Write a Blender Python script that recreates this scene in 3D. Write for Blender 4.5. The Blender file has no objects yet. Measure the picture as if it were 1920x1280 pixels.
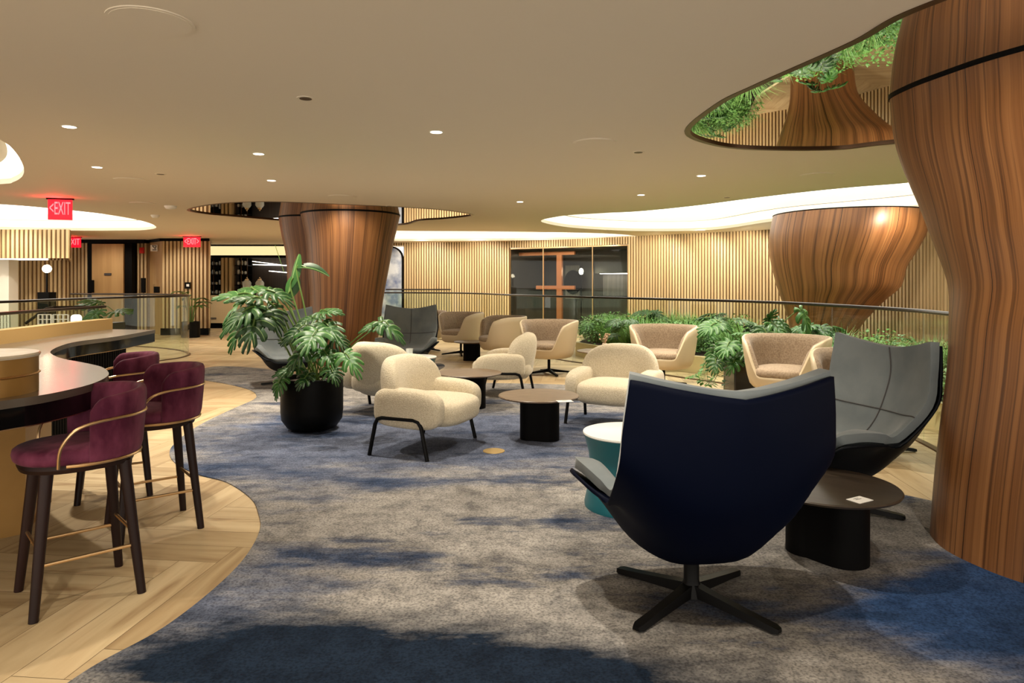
import bpy, bmesh, math, random
from mathutils import Vector, Matrix
from mathutils.geometry import tessellate_polygon
random.seed(7)
C = bpy.context.scene.collection
SC = bpy.context.scene
PI = math.pi
# ---------------------------------------------------------------- camera
F = 1280.0; HY = 530.0; H = 1.38; CEIL = 2.55
cd = bpy.data.cameras.new('camera'); cam = bpy.data.objects.new('camera', cd); C.objects.link(cam)
cam.location = (0, 0, H); cam.rotation_euler = (PI/2, 0, 0)
cd.lens = 24; cd.sensor_width = 36; cd.shift_y = -110/1920; cd.clip_end = 100
SC.camera = cam
# ---------------------------------------------------------------- world, exposure
w = bpy.data.worlds.new('world'); SC.world = w; w.use_nodes = True
w.node_tree.nodes['Background'].inputs[0].default_value = (1.0, .92, .80, 1)
w.node_tree.nodes['Background'].inputs[1].default_value = 1.05
SC.view_settings.view_transform = 'Standard'
SC.view_settings.look = 'None'
SC.view_settings.exposure = 1.15
SC.view_settings.gamma = 1.0
SC.cycles.max_bounces = 8
SC.cycles.transparent_max_bounces = 16
SC.cycles.caustics_reflective = False
SC.cycles.caustics_refractive = False
SPOT = 78.0
WARM = (1.0, .90, .745)
def area(name, loc, size, e, col=WARM, rot=(0, 0, 0), sy=None):
    l = bpy.data.lights.new(name, 'AREA'); l.energy = e; l.color = col; l.size = size
    if sy: l.shape = 'RECTANGLE'; l.size_y = sy
    o = bpy.data.objects.new(name, l); o.location = loc; o.rotation_euler = rot; C.objects.link(o); return o
def spot(loc, e=SPOT, ang=95, blend=.6, tgt=None, col=WARM, rad=.03):
    l = bpy.data.lights.new('spot', 'SPOT'); l.energy = e; l.color = col
    l.spot_size = math.radians(ang); l.spot_blend = blend; l.shadow_soft_size = rad
    o = bpy.data.objects.new('spot', l); o.location = loc; C.objects.link(o)
    if tgt: o.rotation_euler = (Vector(tgt)-Vector(loc)).to_track_quat('-Z', 'Y').to_euler()
    return o
# ---------------------------------------------------------------- helpers
def G(px, py):                      # photo pixel on the floor -> (x, y)
    Y = F*H/(py-HY); return ((px-960)/F*Y, Y)
def T(px, py):                      # photo pixel on the ceiling -> (x, y)
    Y = F*(CEIL-H)/(HY-py); return ((px-960)/F*Y, Y)
def P(px, py, Y):                   # photo pixel at a depth -> point
    return Vector(((px-960)/F*Y, Y, H+(HY-py)*Y/F))
def srgb(r, g, b):
    f = lambda c: (c/255/12.92) if c/255 <= .04045 else ((c/255+.055)/1.055)**2.4
    return (f(r), f(g), f(b), 1)
def lerp(a, b, t): return a+(b-a)*t
def cat(pts, n, closed=False):      # Catmull-Rom
    pts = [Vector(p) for p in pts]; m = len(pts); out = []
    segs = m if closed else m-1
    for s in range(segs):
        if closed: p0, p1, p2, p3 = (pts[(s+k) % m] for k in (-1, 0, 1, 2))
        else: p0, p1, p2, p3 = pts[max(s-1, 0)], pts[s], pts[s+1], pts[min(s+2, m-1)]
        for i in range(n):
            t = i/n
            out.append(.5*((2*p1)+(p2-p0)*t+(2*p0-5*p1+4*p2-p3)*t*t+(3*p1-p0-3*p2+p3)*t**3))
    if not closed: out.append(pts[-1])
    return out
class MB:
    def __init__(s): s.v = []; s.f = []; s.m = []; s.uv = []
    def face(s, idx, m=0, uv=None): s.f.append(tuple(idx)); s.m.append(m); s.uv.append(uv)
    def box(s, a, b, m=0, mat=None):
        n = len(s.v); (x0, y0, z0), (x1, y1, z1) = a, b
        for z in (z0, z1):
            for x, y in ((x0, y0), (x1, y0), (x1, y1), (x0, y1)):
                p = Vector((x, y, z)); s.v.append(mat @ p if mat else p)
        for q in ((3, 2, 1, 0), (4, 5, 6, 7), (0, 1, 5, 4), (1, 2, 6, 5), (2, 3, 7, 6), (3, 0, 4, 7)):
            s.face([n+i for i in q], m)
        return s
    def grid(s, rows, cu=False, cv=False, m=0, flip=False):   # rows[i][j]
        n = len(s.v); R = len(rows); K = len(rows[0])
        for r in rows: s.v += [Vector(p) for p in r]
        for i in range(R if cv else R-1):
            for j in range(K if cu else K-1):
                a = n+i*K+j; b = n+i*K+(j+1) % K; c = n+((i+1) % R)*K+(j+1) % K; d = n+((i+1) % R)*K+j
                uv = [(j/K, i/R), ((j+1)/K, i/R), ((j+1)/K, (i+1)/R), (j/K, (i+1)/R)]
                if flip: s.face((d, c, b, a), m, uv[::-1])
                else: s.face((a, b, c, d), m, uv)
        return s
    def cap(s, ring, m=0, flip=False):
        n = len(s.v); s.v += [Vector(p) for p in ring]; r = list(range(n, n+len(ring)))
        s.face(r[::-1] if flip else r, m); return s
    def poly(s, pts, z, m=0, flip=False):
        n = len(s.v); s.v += [Vector((p[0], p[1], z)) for p in pts]
        for t in tessellate_polygon([[Vector((p[0], p[1], 0)) for p in pts]]):
            a, b, c = (Vector(s.v[n+i]) for i in t)
            up = (b-a).cross(c-a).z > 0
            s.face([n+i for i in (t if up != flip else t[::-1])], m)
        return s
    def prism(s, pts, z0, z1, m=0, side=None, bottom=True):
        s.poly(pts, z1, m)
        if bottom: s.poly(pts, z0, m, True)
        ar = sum(a[0]*b[1]-b[0]*a[1] for a, b in zip(pts, list(pts[1:])+[pts[0]]))
        s.grid([[(p[0], p[1], z0) for p in pts], [(p[0], p[1], z1) for p in pts]], cu=True, m=m if side is None else side, flip=ar < 0)
        return s
    def tube(s, pts, r, k=8, m=0, caps=True):
        pts = [Vector(p) for p in pts]; n = len(pts)
        rr = r if isinstance(r, (list, tuple)) else [r]*n
        rows = []; up = Vector((0, 0, 1))
        t0 = (pts[1]-pts[0]).normalized()
        if abs(t0.z) > .9: up = Vector((1, 0, 0))
        x = t0.cross(up).normalized()
        for i, p in enumerate(pts):
            t = (pts[min(i+1, n-1)]-pts[max(i-1, 0)]).normalized()
            x = (x-t*x.dot(t)).normalized(); y = t.cross(x)
            rows.append([p+(x*math.cos(a)+y*math.sin(a))*rr[i] for a in (2*PI*j/k for j in range(k))])
        s.grid(rows, cu=True, m=m)
        if caps: s.cap(rows[0], m, True); s.cap(rows[-1], m)
        return s
    def lathe(s, prof, k=32, m=0, c=(0, 0), close=True):      # prof [(r,z)] bottom->top
        rows = [[(c[0]+r*math.cos(2*PI*j/k), c[1]+r*math.sin(2*PI*j/k), z) for j in range(k)] for r, z in prof]
        s.grid(rows, cu=True, m=m)
        if close: s.cap(rows[0], m, True); s.cap(rows[-1], m)
        return s
    def superell(s, c, h, e1=.5, e2=.5, nu=32, nv=18, M=None, f=None):
        sp = lambda w_, e: math.copysign(abs(w_)**e, w_)
        rows = []
        for i in range(nv+1):
            v = -PI/2+PI*i/nv; row = []
            for j in range(nu):
                u = 2*PI*j/nu
                p = Vector((h[0]*sp(math.cos(v), e1)*sp(math.cos(u), e2), h[1]*sp(math.cos(v), e1)*sp(math.sin(u), e2), h[2]*sp(math.sin(v), e1)))
                if f: p = f(p)
                if M: p = M @ p
                row.append(p+Vector(c))
            rows.append(row)
        return s.grid(rows, cu=True)
    def build(s, name, mat, parent=None, smooth=True, mods=(), ang=40):
        me = bpy.data.meshes.new(name); me.from_pydata([tuple(v) for v in s.v], [], s.f)
        if any(u for u in s.uv):
            ul = me.uv_layers.new(name='UVMap'); k = 0
            for f_, u in zip(s.f, s.uv):
                for q in range(len(f_)):
                    if u: ul.data[k].uv = u[q]
                    k += 1
        for mm in (mat if isinstance(mat, (list, tuple)) else [mat]): me.materials.append(mm)
        for p, mi in zip(me.polygons, s.m): p.material_index = mi
        bm = bmesh.new(); bm.from_mesh(me)
        bmesh.ops.remove_doubles(bm, verts=bm.verts, dist=1e-5)
        if smooth:
            for f_ in bm.faces: f_.smooth = True
            ca = math.radians(ang)
            for e in bm.edges:
                if len(e.link_faces) == 2 and e.calc_face_angle(0) > ca: e.smooth = False
        bm.to_mesh(me); bm.free()
        o = bpy.data.objects.new(name, me); C.objects.link(o)
        if parent: o.parent = parent
        for kind, kw in mods:
            md = o.modifiers.new(kind.lower(), kind)
            for a, b in kw.items(): setattr(md, a, b)
        return o
def thing(name, label, category, loc=(0, 0, 0), rz=0, group=None):
    o = bpy.data.objects.new(name, None); C.objects.link(o); o.empty_display_size = .1
    o.location = loc if len(loc) == 3 else (loc[0], loc[1], 0); o.rotation_euler = (0, 0, rz)
    o['label'] = label; o['category'] = category
    if group: o['group'] = group
    return o
def tag(o, label, category, group=None):
    o['label'] = label; o['category'] = category
    if group: o['group'] = group
    return o
def struct(o): o['kind'] = 'structure'; return o
def dup(root, loc, rz=0, label=None, group=None, scale=None):
    r = root.copy(); C.objects.link(r); r.location = loc if len(loc) == 3 else (loc[0], loc[1], 0); r.rotation_euler = (0, 0, rz)
    if label: r['label'] = label
    if group: r['group'] = group
    if scale: r.scale = (scale,)*3
    def rec(a, b):
        for ch in list(a.children):
            c = ch.copy(); C.objects.link(c); c.parent = b; rec(ch, c)
    rec(root, r)
    return r
# ---------------------------------------------------------------- materials
def mat(name, col, rough=.6, metal=0, spec=.5, emit=None, es=0, alpha=None):
    m = bpy.data.materials.new(name); m.use_nodes = True; b = m.node_tree.nodes['Principled BSDF']
    b.inputs['Base Color'].default_value = col; b.inputs['Roughness'].default_value = rough
    b.inputs['Metallic'].default_value = metal; b.inputs['Specular IOR Level'].default_value = spec
    if emit: b.inputs['Emission Color'].default_value = emit; b.inputs['Emission Strength'].default_value = es
    return m
class N:                            # tiny node helper
    def __init__(s, m): s.t = m.node_tree; s.b = m.node_tree.nodes['Principled BSDF']
    def n(s, typ, **kw):
        x = s.t.nodes.new(typ)
        for k, v in kw.items():
            if k in x.inputs.keys(): x.inputs[k].default_value = v
            else: setattr(x, k, v)
        return x
    def l(s, a, b): s.t.links.new(a, b)
    def ramp(s, fac, stops):
        r = s.n('ShaderNodeValToRGB'); e = r.color_ramp.elements
        e[0].position, e[0].color = stops[0]; e[1].position, e[1].color = stops[-1]
        for p, c in stops[1:-1]: q = e.new(p); q.color = c
        s.l(fac, r.inputs[0]); return r.outputs[0]
    def mix(s, f, a, b, bt='MIX'):
        m = s.n('ShaderNodeMix', data_type='RGBA', blend_type=bt)
        for v, k in ((f, 0), (a, 6), (b, 7)):
            if hasattr(v, 'links'): s.l(v, m.inputs[k])
            else: m.inputs[k].default_value = v
        return m.outputs[2]
    def bump(s, h, st=.3, d=.01):
        b = s.n('ShaderNodeBump', Strength=st, Distance=d); s.l(h, b.inputs['Height']); s.l(b.outputs[0], s.b.inputs['Normal'])
    def math(s, op, a, b=0.0):
        m = s.n('ShaderNodeMath', operation=op)
        for v, k in ((a, 0), (b, 1)):
            if hasattr(v, 'links'): s.l(v, m.inputs[k])
            else: m.inputs[k].default_value = v
        return m.outputs[0]
def noisy(name, c1, c2, scale=5, rough=.6, stretch=(1, 1, 1), detail=4, bump=0, bs=200, bd=.003, metal=0, spec=.5, coord='Object', sheen=0):
    m = mat(name, c1, rough, metal, spec); k = N(m)
    tc = k.n('ShaderNodeTexCoord'); mp = k.n('ShaderNodeMapping'); mp.inputs['Scale'].default_value = stretch
    k.l(tc.outputs[coord], mp.inputs[0]); nz = k.n('ShaderNodeTexNoise', Scale=scale, Detail=detail); k.l(mp.outputs[0], nz.inputs['Vector'])
    k.l(k.ramp(nz.outputs[0], [(.35, c1), (.65, c2)]), k.b.inputs['Base Color'])
    if sheen: k.b.inputs['Sheen Weight'].default_value = sheen; k.b.inputs['Sheen Roughness'].default_value = .4
    if bump:
        n2 = k.n('ShaderNodeTexNoise', Scale=bs, Detail=2); k.l(tc.outputs['Object'], n2.inputs['Vector']); k.bump(n2.outputs[0], bump, bd)
    return m
M = {}
M['ceiling'] = mat('ceiling_paint', srgb(228, 217, 198), .75)
M['cove'] = mat('cove_white', srgb(240, 236, 224), .8)
M['glow'] = mat('luminous_membrane', srgb(255, 250, 235), .5, emit=(1.0, .96, .88, 1), es=1.1)
M['black'] = mat('matt_black', srgb(7, 6, 6), .55, spec=.08)
M['blackmetal'] = mat('black_metal', srgb(10, 9, 9), .42, 0, .12)
M['planter'] = mat('planter_black', srgb(8, 7, 5), .45, spec=.12)
M['gold'] = mat('brass', srgb(214, 178, 132), .28, .95)
M['bronze_trim'] = mat('bronze_trim', srgb(84, 60, 38), .35, .6)
M['counter'] = mat('counter_stone', srgb(92, 83, 73), .2, 0, .8)
M['barwood'] = mat('bar_upstand_wood', srgb(176, 142, 88), .45)
M['barfront'] = noisy('bar_front_gold', srgb(150, 112, 56), srgb(165, 125, 66), 3, .4, metal=.4)
M['gloss_black'] = mat('gloss_black', srgb(10, 9, 9), .12)
M['cream_shell'] = mat('cream_leather', srgb(206, 188, 156), .45)
M['globe'] = mat('lamp_globe', (1, 1, 1, 1), .4, emit=(1, .88, .62, 1), es=14)
M['lens'] = mat('downlight_lens', (1, 1, 1, 1), .4, emit=(1, .93, .78, 1), es=2.5)
M['red'] = mat('alarm_red', srgb(200, 25, 20), .4)
M['exit_red'] = mat('exit_red_glow', srgb(200, 10, 20), .4, emit=(1, .005, .02, 1), es=.75)
M['exit_letter'] = mat('exit_letter_glow', srgb(255, 120, 120), .4, emit=(1, .16, .18, 1), es=.8)
M['white'] = mat('white_card', srgb(235, 232, 225), .5)
M['ink'] = mat('ink', srgb(60, 55, 55), .6)
M['soil'] = noisy('soil', srgb(40, 28, 18), srgb(60, 42, 28), 60, .9)
M['stem'] = mat('plant_stem', srgb(92, 120, 52), .5)
M['mirror'] = mat('mirror_ceiling', srgb(235, 232, 224), .01, 1.0)
M['curb'] = mat('planting_curb', srgb(226, 206, 166), .6)
M['handrail'] = mat('handrail_dark', srgb(40, 32, 26), .3, .6)
M['darkwood'] = noisy('dark_oak', srgb(26, 12, 9), srgb(40, 20, 15), 6, .45, (1, 1, .15), spec=.25)
M['copper'] = mat('copper_brown', srgb(160, 92, 56), .4, .3)
M['dark_panel'] = noisy('dark_panel', srgb(44, 38, 36), srgb(58, 50, 47), 30, .4, (1, 1, .02))
M['grey_panel'] = noisy('grey_panel', srgb(92, 86, 82), srgb(110, 102, 98), 30, .5, (1, 1, .02))
M['teal'] = noisy('teal_lacquer', srgb(18, 92, 104), srgb(24, 104, 114), 4, .35)
M['stool_top'] = mat('white_stool_top', srgb(226, 226, 220), .3)
M['grey_fabric'] = noisy('grey_velvet', srgb(92, 100, 103), srgb(112, 118, 119), 4, .8, bump=.25, bs=400, sheen=.25)
M['navy'] = mat('navy_shell', srgb(0, 4, 22), .6, spec=.07)
M['charcoal_shell'] = mat('charcoal_shell', srgb(9, 12, 17), .5, spec=.12)
M['tan_fabric'] = noisy('tan_fabric', srgb(136, 116, 94), srgb(164, 144, 120), 60, .9, bump=.5, bs=250, sheen=.2)
M['boucle'] = noisy('boucle', srgb(192, 178, 150), srgb(214, 202, 178), 90, .95, bump=.9, bs=130, bd=.006, sheen=.2)
M['velvet'] = noisy('plum_velvet', srgb(76, 24, 46), srgb(126, 62, 86), 9, .7, (1, 1, .5), 5, bump=.2, bs=300, sheen=.06, spec=.15)
M['table'] = noisy('grey_oak_top', srgb(96, 78, 60), srgb(122, 102, 80), 5, .4, (1, 8, 1), 6)
M['table_dark'] = noisy('dark_table_top', srgb(50, 42, 34), srgb(62, 52, 42), 5, .35, (1, 8, 1), 6)
M['wallwood'] = noisy('oak_panel', srgb(170, 134, 86), srgb(184, 148, 98), 8, .5, (1, 1, .08))
M['marble'] = noisy('marble_top', srgb(225, 215, 195), srgb(190, 175, 150), 4, .2)
M['vase'] = mat('vase_cream', srgb(200, 185, 160), .5)
M['flower'] = mat('dried_flowers', srgb(190, 160, 130), .9)
M['amber_light'] = mat('amber_lightbox', srgb(230, 200, 130), .5, emit=(1, .80, .42, 1), es=.42)
M['cream_front'] = mat('cream_counter', srgb(216, 190, 146), .5)
M['mural'] = noisy('blue_mural', srgb(96, 112, 150), srgb(200, 204, 210), 3.2, .6)
M['disc'] = mat('brass_disc', srgb(190, 160, 100), .35, .6)
def wood_column():
    m = mat('walnut_veneer', srgb(120, 70, 38), .42, spec=.45); k = N(m)
    uv = k.n('ShaderNodeUVMap'); mp = k.n('ShaderNodeMapping'); mp.inputs['Scale'].default_value = (26, .35, 1)
    k.l(uv.outputs[0], mp.inputs[0])
    n1 = k.n('ShaderNodeTexNoise', Scale=1.6, Detail=7, Distortion=.5); k.l(mp.outputs[0], n1.inputs['Vector'])
    n1.inputs['Roughness'].default_value = .65
    mp2 = k.n('ShaderNodeMapping'); mp2.inputs['Scale'].default_value = (40, .05, 1); k.l(uv.outputs[0], mp2.inputs[0])
    vo = k.n('ShaderNodeTexVoronoi', Scale=1.0); k.l(mp2.outputs[0], vo.inputs['Vector'])
    mp3 = k.n('ShaderNodeMapping'); mp3.inputs['Scale'].default_value = (150, .9, 1); k.l(uv.outputs[0], mp3.inputs[0])
    n3 = k.n('ShaderNodeTexNoise', Scale=1, Detail=5, Distortion=.3); k.l(mp3.outputs[0], n3.inputs['Vector'])
    base = k.ramp(n1.outputs[0], [(.26, srgb(100, 62, 32)), (.42, srgb(136, 90, 50)), (.58, srgb(154, 105, 62)), (.75, srgb(124, 82, 46))])
    fine = k.ramp(n3.outputs[0], [(.36, srgb(120, 105, 95)), (.5, srgb(255, 255, 255))])
    c = k.mix(.7, base, fine, 'MULTIPLY')
    sep = k.n('ShaderNodeSeparateColor'); k.l(vo.outputs['Color'], sep.inputs[0])
    strip = k.ramp(sep.outputs[0], [(0, srgb(205, 196, 190)), (1, srgb(255, 255, 255))])
    c = k.mix(.8, c, strip, 'MULTIPLY')
    # a few open vertical joints
    s = k.n('ShaderNodeSeparateXYZ'); k.l(uv.outputs[0], s.inputs[0])
    fr = k.math('FRACT', k.math('MULTIPLY', s.outputs[0], 9.0)); j = k.math('LESS_THAN', fr, .012)
    c = k.mix(j, c, srgb(30, 16, 8))
    k.l(c, k.b.inputs['Base Color']); k.bump(n3.outputs[0], .15, .004)
    return m
M['column'] = wood_column()
def slat_mat():
    m = mat('oak_slats', srgb(190, 150, 96), .5); k = N(m)
    tc = k.n('ShaderNodeTexCoord'); mp = k.n('ShaderNodeMapping'); mp.inputs['Scale'].default_value = (14, 14, .5)
    k.l(tc.outputs['Object'], mp.inputs[0]); n = k.n('ShaderNodeTexNoise', Scale=1.0, Detail=3); k.l(mp.outputs[0], n.inputs['Vector'])
    k.l(k.ramp(n.outputs[0], [(.3, srgb(180, 152, 108)), (.7, srgb(204, 178, 134))]), k.b.inputs['Base Color'])
    return m
M['slat'] = slat_mat()
M['slat_gap'] = mat('slat_backing', srgb(104, 76, 44), .8)
def floor_mat():
    m = mat('oak_planks', srgb(196, 164, 116), .42); k = N(m)
    uv = k.n('ShaderNodeUVMap'); at = k.n('ShaderNodeAttribute', attribute_name='tone')
    cmb = k.n('ShaderNodeVectorMath', operation='ADD'); k.l(uv.outputs[0], cmb.inputs[0])
    sc = k.n('ShaderNodeVectorMath', operation='SCALE'); k.l(at.outputs['Vector'], sc.inputs[0]); sc.inputs['Scale'].default_value = 37.0
    k.l(sc.outputs[0], cmb.inputs[1])
    mp = k.n('ShaderNodeMapping'); mp.inputs['Scale'].default_value = (1.1, 9, 1); k.l(cmb.outputs[0], mp.inputs[0])
    n = k.n('ShaderNodeTexNoise', Scale=1.2, Detail=6, Distortion=.9); k.l(mp.outputs[0], n.inputs['Vector'])
    c = k.ramp(n.outputs[0], [(.22, srgb(146, 118, 84)), (.42, srgb(186, 162, 124)), (.65, srgb(202, 180, 142))])
    t = k.ramp(at.outputs['Fac'], [(0, srgb(214, 208, 200)), (1, srgb(255, 255, 255))])
    k.l(k.mix(1.0, c, t, 'MULTIPLY'), k.b.inputs['Base Color'])
    return m
M['floor'] = floor_mat()
M['floor_joint'] = mat('plank_joint', srgb(110, 84, 54), .8)
def carpet_mat():
    m = mat('carpet_wool', srgb(110, 104, 100), .95, spec=.1); k = N(m)
    tc = k.n('ShaderNodeTexCoord'); pos = tc.outputs['Object']
    nd = k.n('ShaderNodeTexNoise', Scale=1.3, Detail=8); nd.inputs['Roughness'].default_value = .72; k.l(pos, nd.inputs['Vector'])
    big = k.n('ShaderNodeMapping'); big.inputs['Scale'].default_value = (.8, 2.2, 1); k.l(pos, big.inputs[0])
    nb = k.n('ShaderNodeTexNoise', Scale=.9, Detail=9); nb.inputs['Roughness'].default_value = .68; k.l(big.outputs[0], nb.inputs['Vector'])
    def blob(x, y, rx, ry, amp):
        mp = k.n('ShaderNodeMapping', vector_type='POINT'); k.l(pos, mp.inputs[0])
        mp.inputs['Location'].default_value = (-x/rx, -y/ry, 0); mp.inputs['Scale'].default_value = (1/rx, 1/ry, 0)
        ln = k.n('ShaderNodeVectorMath', operation='LENGTH'); k.l(mp.outputs[0], ln.inputs[0])
        e = k.math('SUBTRACT', 1.0, ln.outputs['Value'])
        e = k.math('MULTIPLY', k.math('MAXIMUM', e, 0.0), amp); return e
    def total(bl):
        s = None
        for b in bl:
            e = blob(*b); s = e if s is None else k.math('ADD', s, e)
        return s
    nz = k.math('MULTIPLY', k.math('SUBTRACT', nb.outputs[0], .5), 4.2)
    blue = k.math('ADD', total([(-1.5, 5.9, 2.4, 2.2, 1.6), (2.3, 2.7, 1.2, .9, 2.4), (0.3, 6.3, 2.2, 1.6, 1.3), (-1.3, 2.9, .9, 1.0, 1.1)]), nz)
    navy = k.math('ADD', total([(-.6, 2.35, 1.3, .72, 2.2), (2.6, 2.3, 1.1, .9, 1.3), (.4, 2.1, .9, .55, 1.4)]), k.math('MULTIPLY', nz, .9))
    dark = k.math('ADD', total([(1.2, 2.9, 1.6, 1.2, 1.0), (-1.9, 4.3, .8, 1.6, .6)]), nz)
    c = k.ramp(nd.outputs[0], [(.3, srgb(122, 117, 112)), (.5, srgb(160, 155, 149)), (.7, srgb(182, 176, 168))])
    c = k.mix(k.ramp(dark, [(.2, (0, 0, 0, 1)), (1.0, (.8, .8, .8, 1))]), c, srgb(100, 94, 87))
    c = k.mix(k.ramp(blue, [(.15, (0, 0, 0, 1)), (1.3, (.85, .85, .85, 1))]), c, srgb(90, 101, 127))
    blue2 = k.math('ADD', total([(2.35, 2.9, 1.1, .8, 2.6)]), nz)
    c = k.mix(k.ramp(blue2, [(.2, (0, 0, 0, 1)), (1.2, (.9, .9, .9, 1))]), c, srgb(44, 76, 122))
    c = k.mix(k.ramp(navy, [(.05, (0, 0, 0, 1)), (1.5, (1, 1, 1, 1))]), c, srgb(26, 38, 54))
    md = k.n('ShaderNodeTexNoise', Scale=7, Detail=7); md.inputs['Roughness'].default_value = .7; k.l(pos, md.inputs['Vector'])
    c = k.mix(.8, c, k.ramp(md.outputs[0], [(.36, srgb(178, 180, 186)), (.5, srgb(235, 235, 235)), (.62, srgb(255, 255, 255))]), 'MULTIPLY')
    sp = k.n('ShaderNodeTexNoise', Scale=95, Detail=4); k.l(pos, sp.inputs['Vector'])
    s1 = k.ramp(sp.outputs[0], [(.36, srgb(150, 150, 155)), (.5, srgb(225, 225, 225)), (.66, srgb(255, 255, 255))])
    c = k.mix(.75, c, s1, 'MULTIPLY')
    k.l(c, k.b.inputs['Base Color'])
    k.bump(sp.outputs[0], .5, .006)
    return m
M['carpet'] = carpet_mat()
def glass_mat(name='rail_glass', tint=(.93, .97, .93, 1), r=.02):
    m = bpy.data.materials.new(name); m.use_nodes = True; t = m.node_tree; t.nodes.clear()
    o = t.nodes.new('ShaderNodeOutputMaterial'); tr = t.nodes.new('ShaderNodeBsdfTransparent'); tr.inputs[0].default_value = tint
    g = t.nodes.new('ShaderNodeBsdfGlossy'); g.inputs['Roughness'].default_value = r; g.inputs['Color'].default_value = (1, 1, 1, 1)
    fr = t.nodes.new('ShaderNodeFresnel'); fr.inputs[0].default_value = 1.35
    ge = t.nodes.new('ShaderNodeNewGeometry'); ma = t.nodes.new('ShaderNodeMath'); ma.operation = 'SUBTRACT'; ma.inputs[0].default_value = 1; t.links.new(ge.outputs['Backfacing'], ma.inputs[1])
    mu = t.nodes.new('ShaderNodeMath'); mu.operation = 'MULTIPLY'; t.links.new(fr.outputs[0], mu.inputs[0]); t.links.new(ma.outputs[0], mu.inputs[1])
    mx = t.nodes.new('ShaderNodeMixShader'); t.links.new(mu.outputs[0], mx.inputs[0]); t.links.new(tr.outputs[0], mx.inputs[1]); t.links.new(g.outputs[0], mx.inputs[2])
    t.links.new(mx.outputs[0], o.inputs[0]); return m
M['glass'] = glass_mat()
def leaf_mat(name, c1, c2, rough=.35, veins=False):
    m = mat(name, c1, rough); k = N(m)
    oi = k.n('ShaderNodeObjectInfo'); tc = k.n('ShaderNodeTexCoord')
    wv = k.n('ShaderNodeTexNoise', Scale=7, Detail=2); k.l(tc.outputs['Object'], wv.inputs['Vector'])
    f = k.math('ADD', k.math('MULTIPLY', oi.outputs['Random'], .6), k.math('MULTIPLY', wv.outputs[0], .5))
    c = k.ramp(f, [(.15, c1), (.85, c2)])
    if veins:
        uv = k.n('ShaderNodeUVMap'); sx = k.n('ShaderNodeSeparateXYZ'); k.l(uv.outputs[0], sx.inputs[0])
        d_ = k.math('ABSOLUTE', k.math('SUBTRACT', sx.outputs[0], .5)); c = k.mix(k.math('MULTIPLY', k.math('LESS_THAN', d_, .045), .55), c, srgb(150, 180, 110))
    k.l(c, k.b.inputs['Base Color'])
    return m
M['leaf'] = leaf_mat('monstera_leaf', srgb(14, 48, 16), srgb(52, 104, 38), .45, True)
M['leaf2'] = leaf_mat('lily_leaf', srgb(44, 76, 34), srgb(84, 116, 54))
M['grass'] = leaf_mat('grass_blade', srgb(52, 104, 40), srgb(128, 176, 88), .5)
M['shrub'] = leaf_mat('shrub_leaf', srgb(40, 90, 34), srgb(100, 152, 66), .5)
# ================================================================= SETTING
# ---- wood floor: herringbone planks
def build_floor():
    W_, n = .2, 5; a = math.radians(-6); ca, sa = math.cos(a), math.sin(a)
    mb = MB(); tones = []
    x0, x1, y0, y1 = -15, 9.5, -1.5, 22.5
    def plank(ax, ay, w_, h_, vert):
        g = .006
        P_ = [(ax+g, ay+g), (ax+w_-g, ay+g), (ax+w_-g, ay+h_-g), (ax+g, ay+h_-g)]
        Q = []
        for x, y in P_:
            X, Y = x*W_, y*W_
            Q.append((X*ca-Y*sa, X*sa+Y*ca))
        cx = sum(q[0] for q in Q)/4; cy = sum(q[1] for q in Q)/4
        if not (x0 < cx < x1 and y0 < cy < y1): return
        k = len(mb.v); mb.v += [Vector((q[0], q[1], 0)) for q in Q]
        uv = [(0, 0), (w_*W_, 0), (w_*W_, h_*W_), (0, h_*W_)]
        if vert: uv = [(b, a_) for a_, b in uv]
        mb.face((k, k+1, k+2, k+3), 0, uv); tones.append(random.random())
    R = 170
    for j in range(-40, 140):
        for p in range(-30, 30):
            b = j+2*n*p
            plank(b, j, n, 1, False)
            plank(b+n, j-n+1, 1, n, True)
    # joint bed under the planks
    nf = len(mb.f)
    mb.box((x0-.5, y0-.5, -.05), (x1+.5, y1+.5, -.002), 1)
    me = bpy.data.meshes.new('floor'); me.from_pydata([tuple(v) for v in mb.v], [], mb.f)
    ul = me.uv_layers.new(name='UVMap'); k = 0
    for f_, u in zip(mb.f, mb.uv):
        for q in range(len(f_)):
            if u: ul.data[k].uv = u[q]
            k += 1
    at = me.attributes.new('tone', 'FLOAT', 'FACE')
    for i in range(len(mb.f)): at.data[i].value = tones[i] if i < nf else 0
    me.materials.append(M['floor']); me.materials.append(M['floor_joint'])
    for p, mi in zip(me.polygons, mb.m): p.material_index = mi
    o = bpy.data.objects.new('floor', me); C.objects.link(o); struct(o)
build_floor()
# ---- carpet
cpx = [G(60, 1330), (G(131, 1280)), G(193, 1241), G(306, 1179), G(401, 1106), G(459, 1047), G(487, 996), G(485, 965), G(470, 935), G(425, 905), G(370, 890),
       G(330, 870), G(318, 850), G(330, 830), G(370, 800), G(430, 770), G(475, 750), G(480, 740), G(465, 730), G(425, 720), G(380, 712), G(355, 702), G(400, 688), G(480, 690),
       G(560, 702), G(650, 704), G(740, 695), G(815, 682), G(834, 686), G(822, 698), G(860, 712), G(905, 718), G(1000, 720), G(1073, 723), G(1180, 735), G(1290, 760), G(1400, 800), G(1500, 850),
       G(1600, 893), G(1671, 922), G(1746, 940)]
cp = [(p.x, p.y) for p in cat([(a, b, 0) for a, b in cpx], 6)]
cp += [(2.64, 4.05), (2.45, 3.9), (2.34, 3.74), (2.29, 3.52), (2.31, 3.3), (2.38, 3.13), (2.55, 2.92), (2.82, 2.8), (3.25, 2.8), (4.8, 2.7), (4.5, -1), (-1.2, -1), (-1.75, 1.6)]
mb = MB(); mb.prism(cp, 0.0005, .007)
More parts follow.
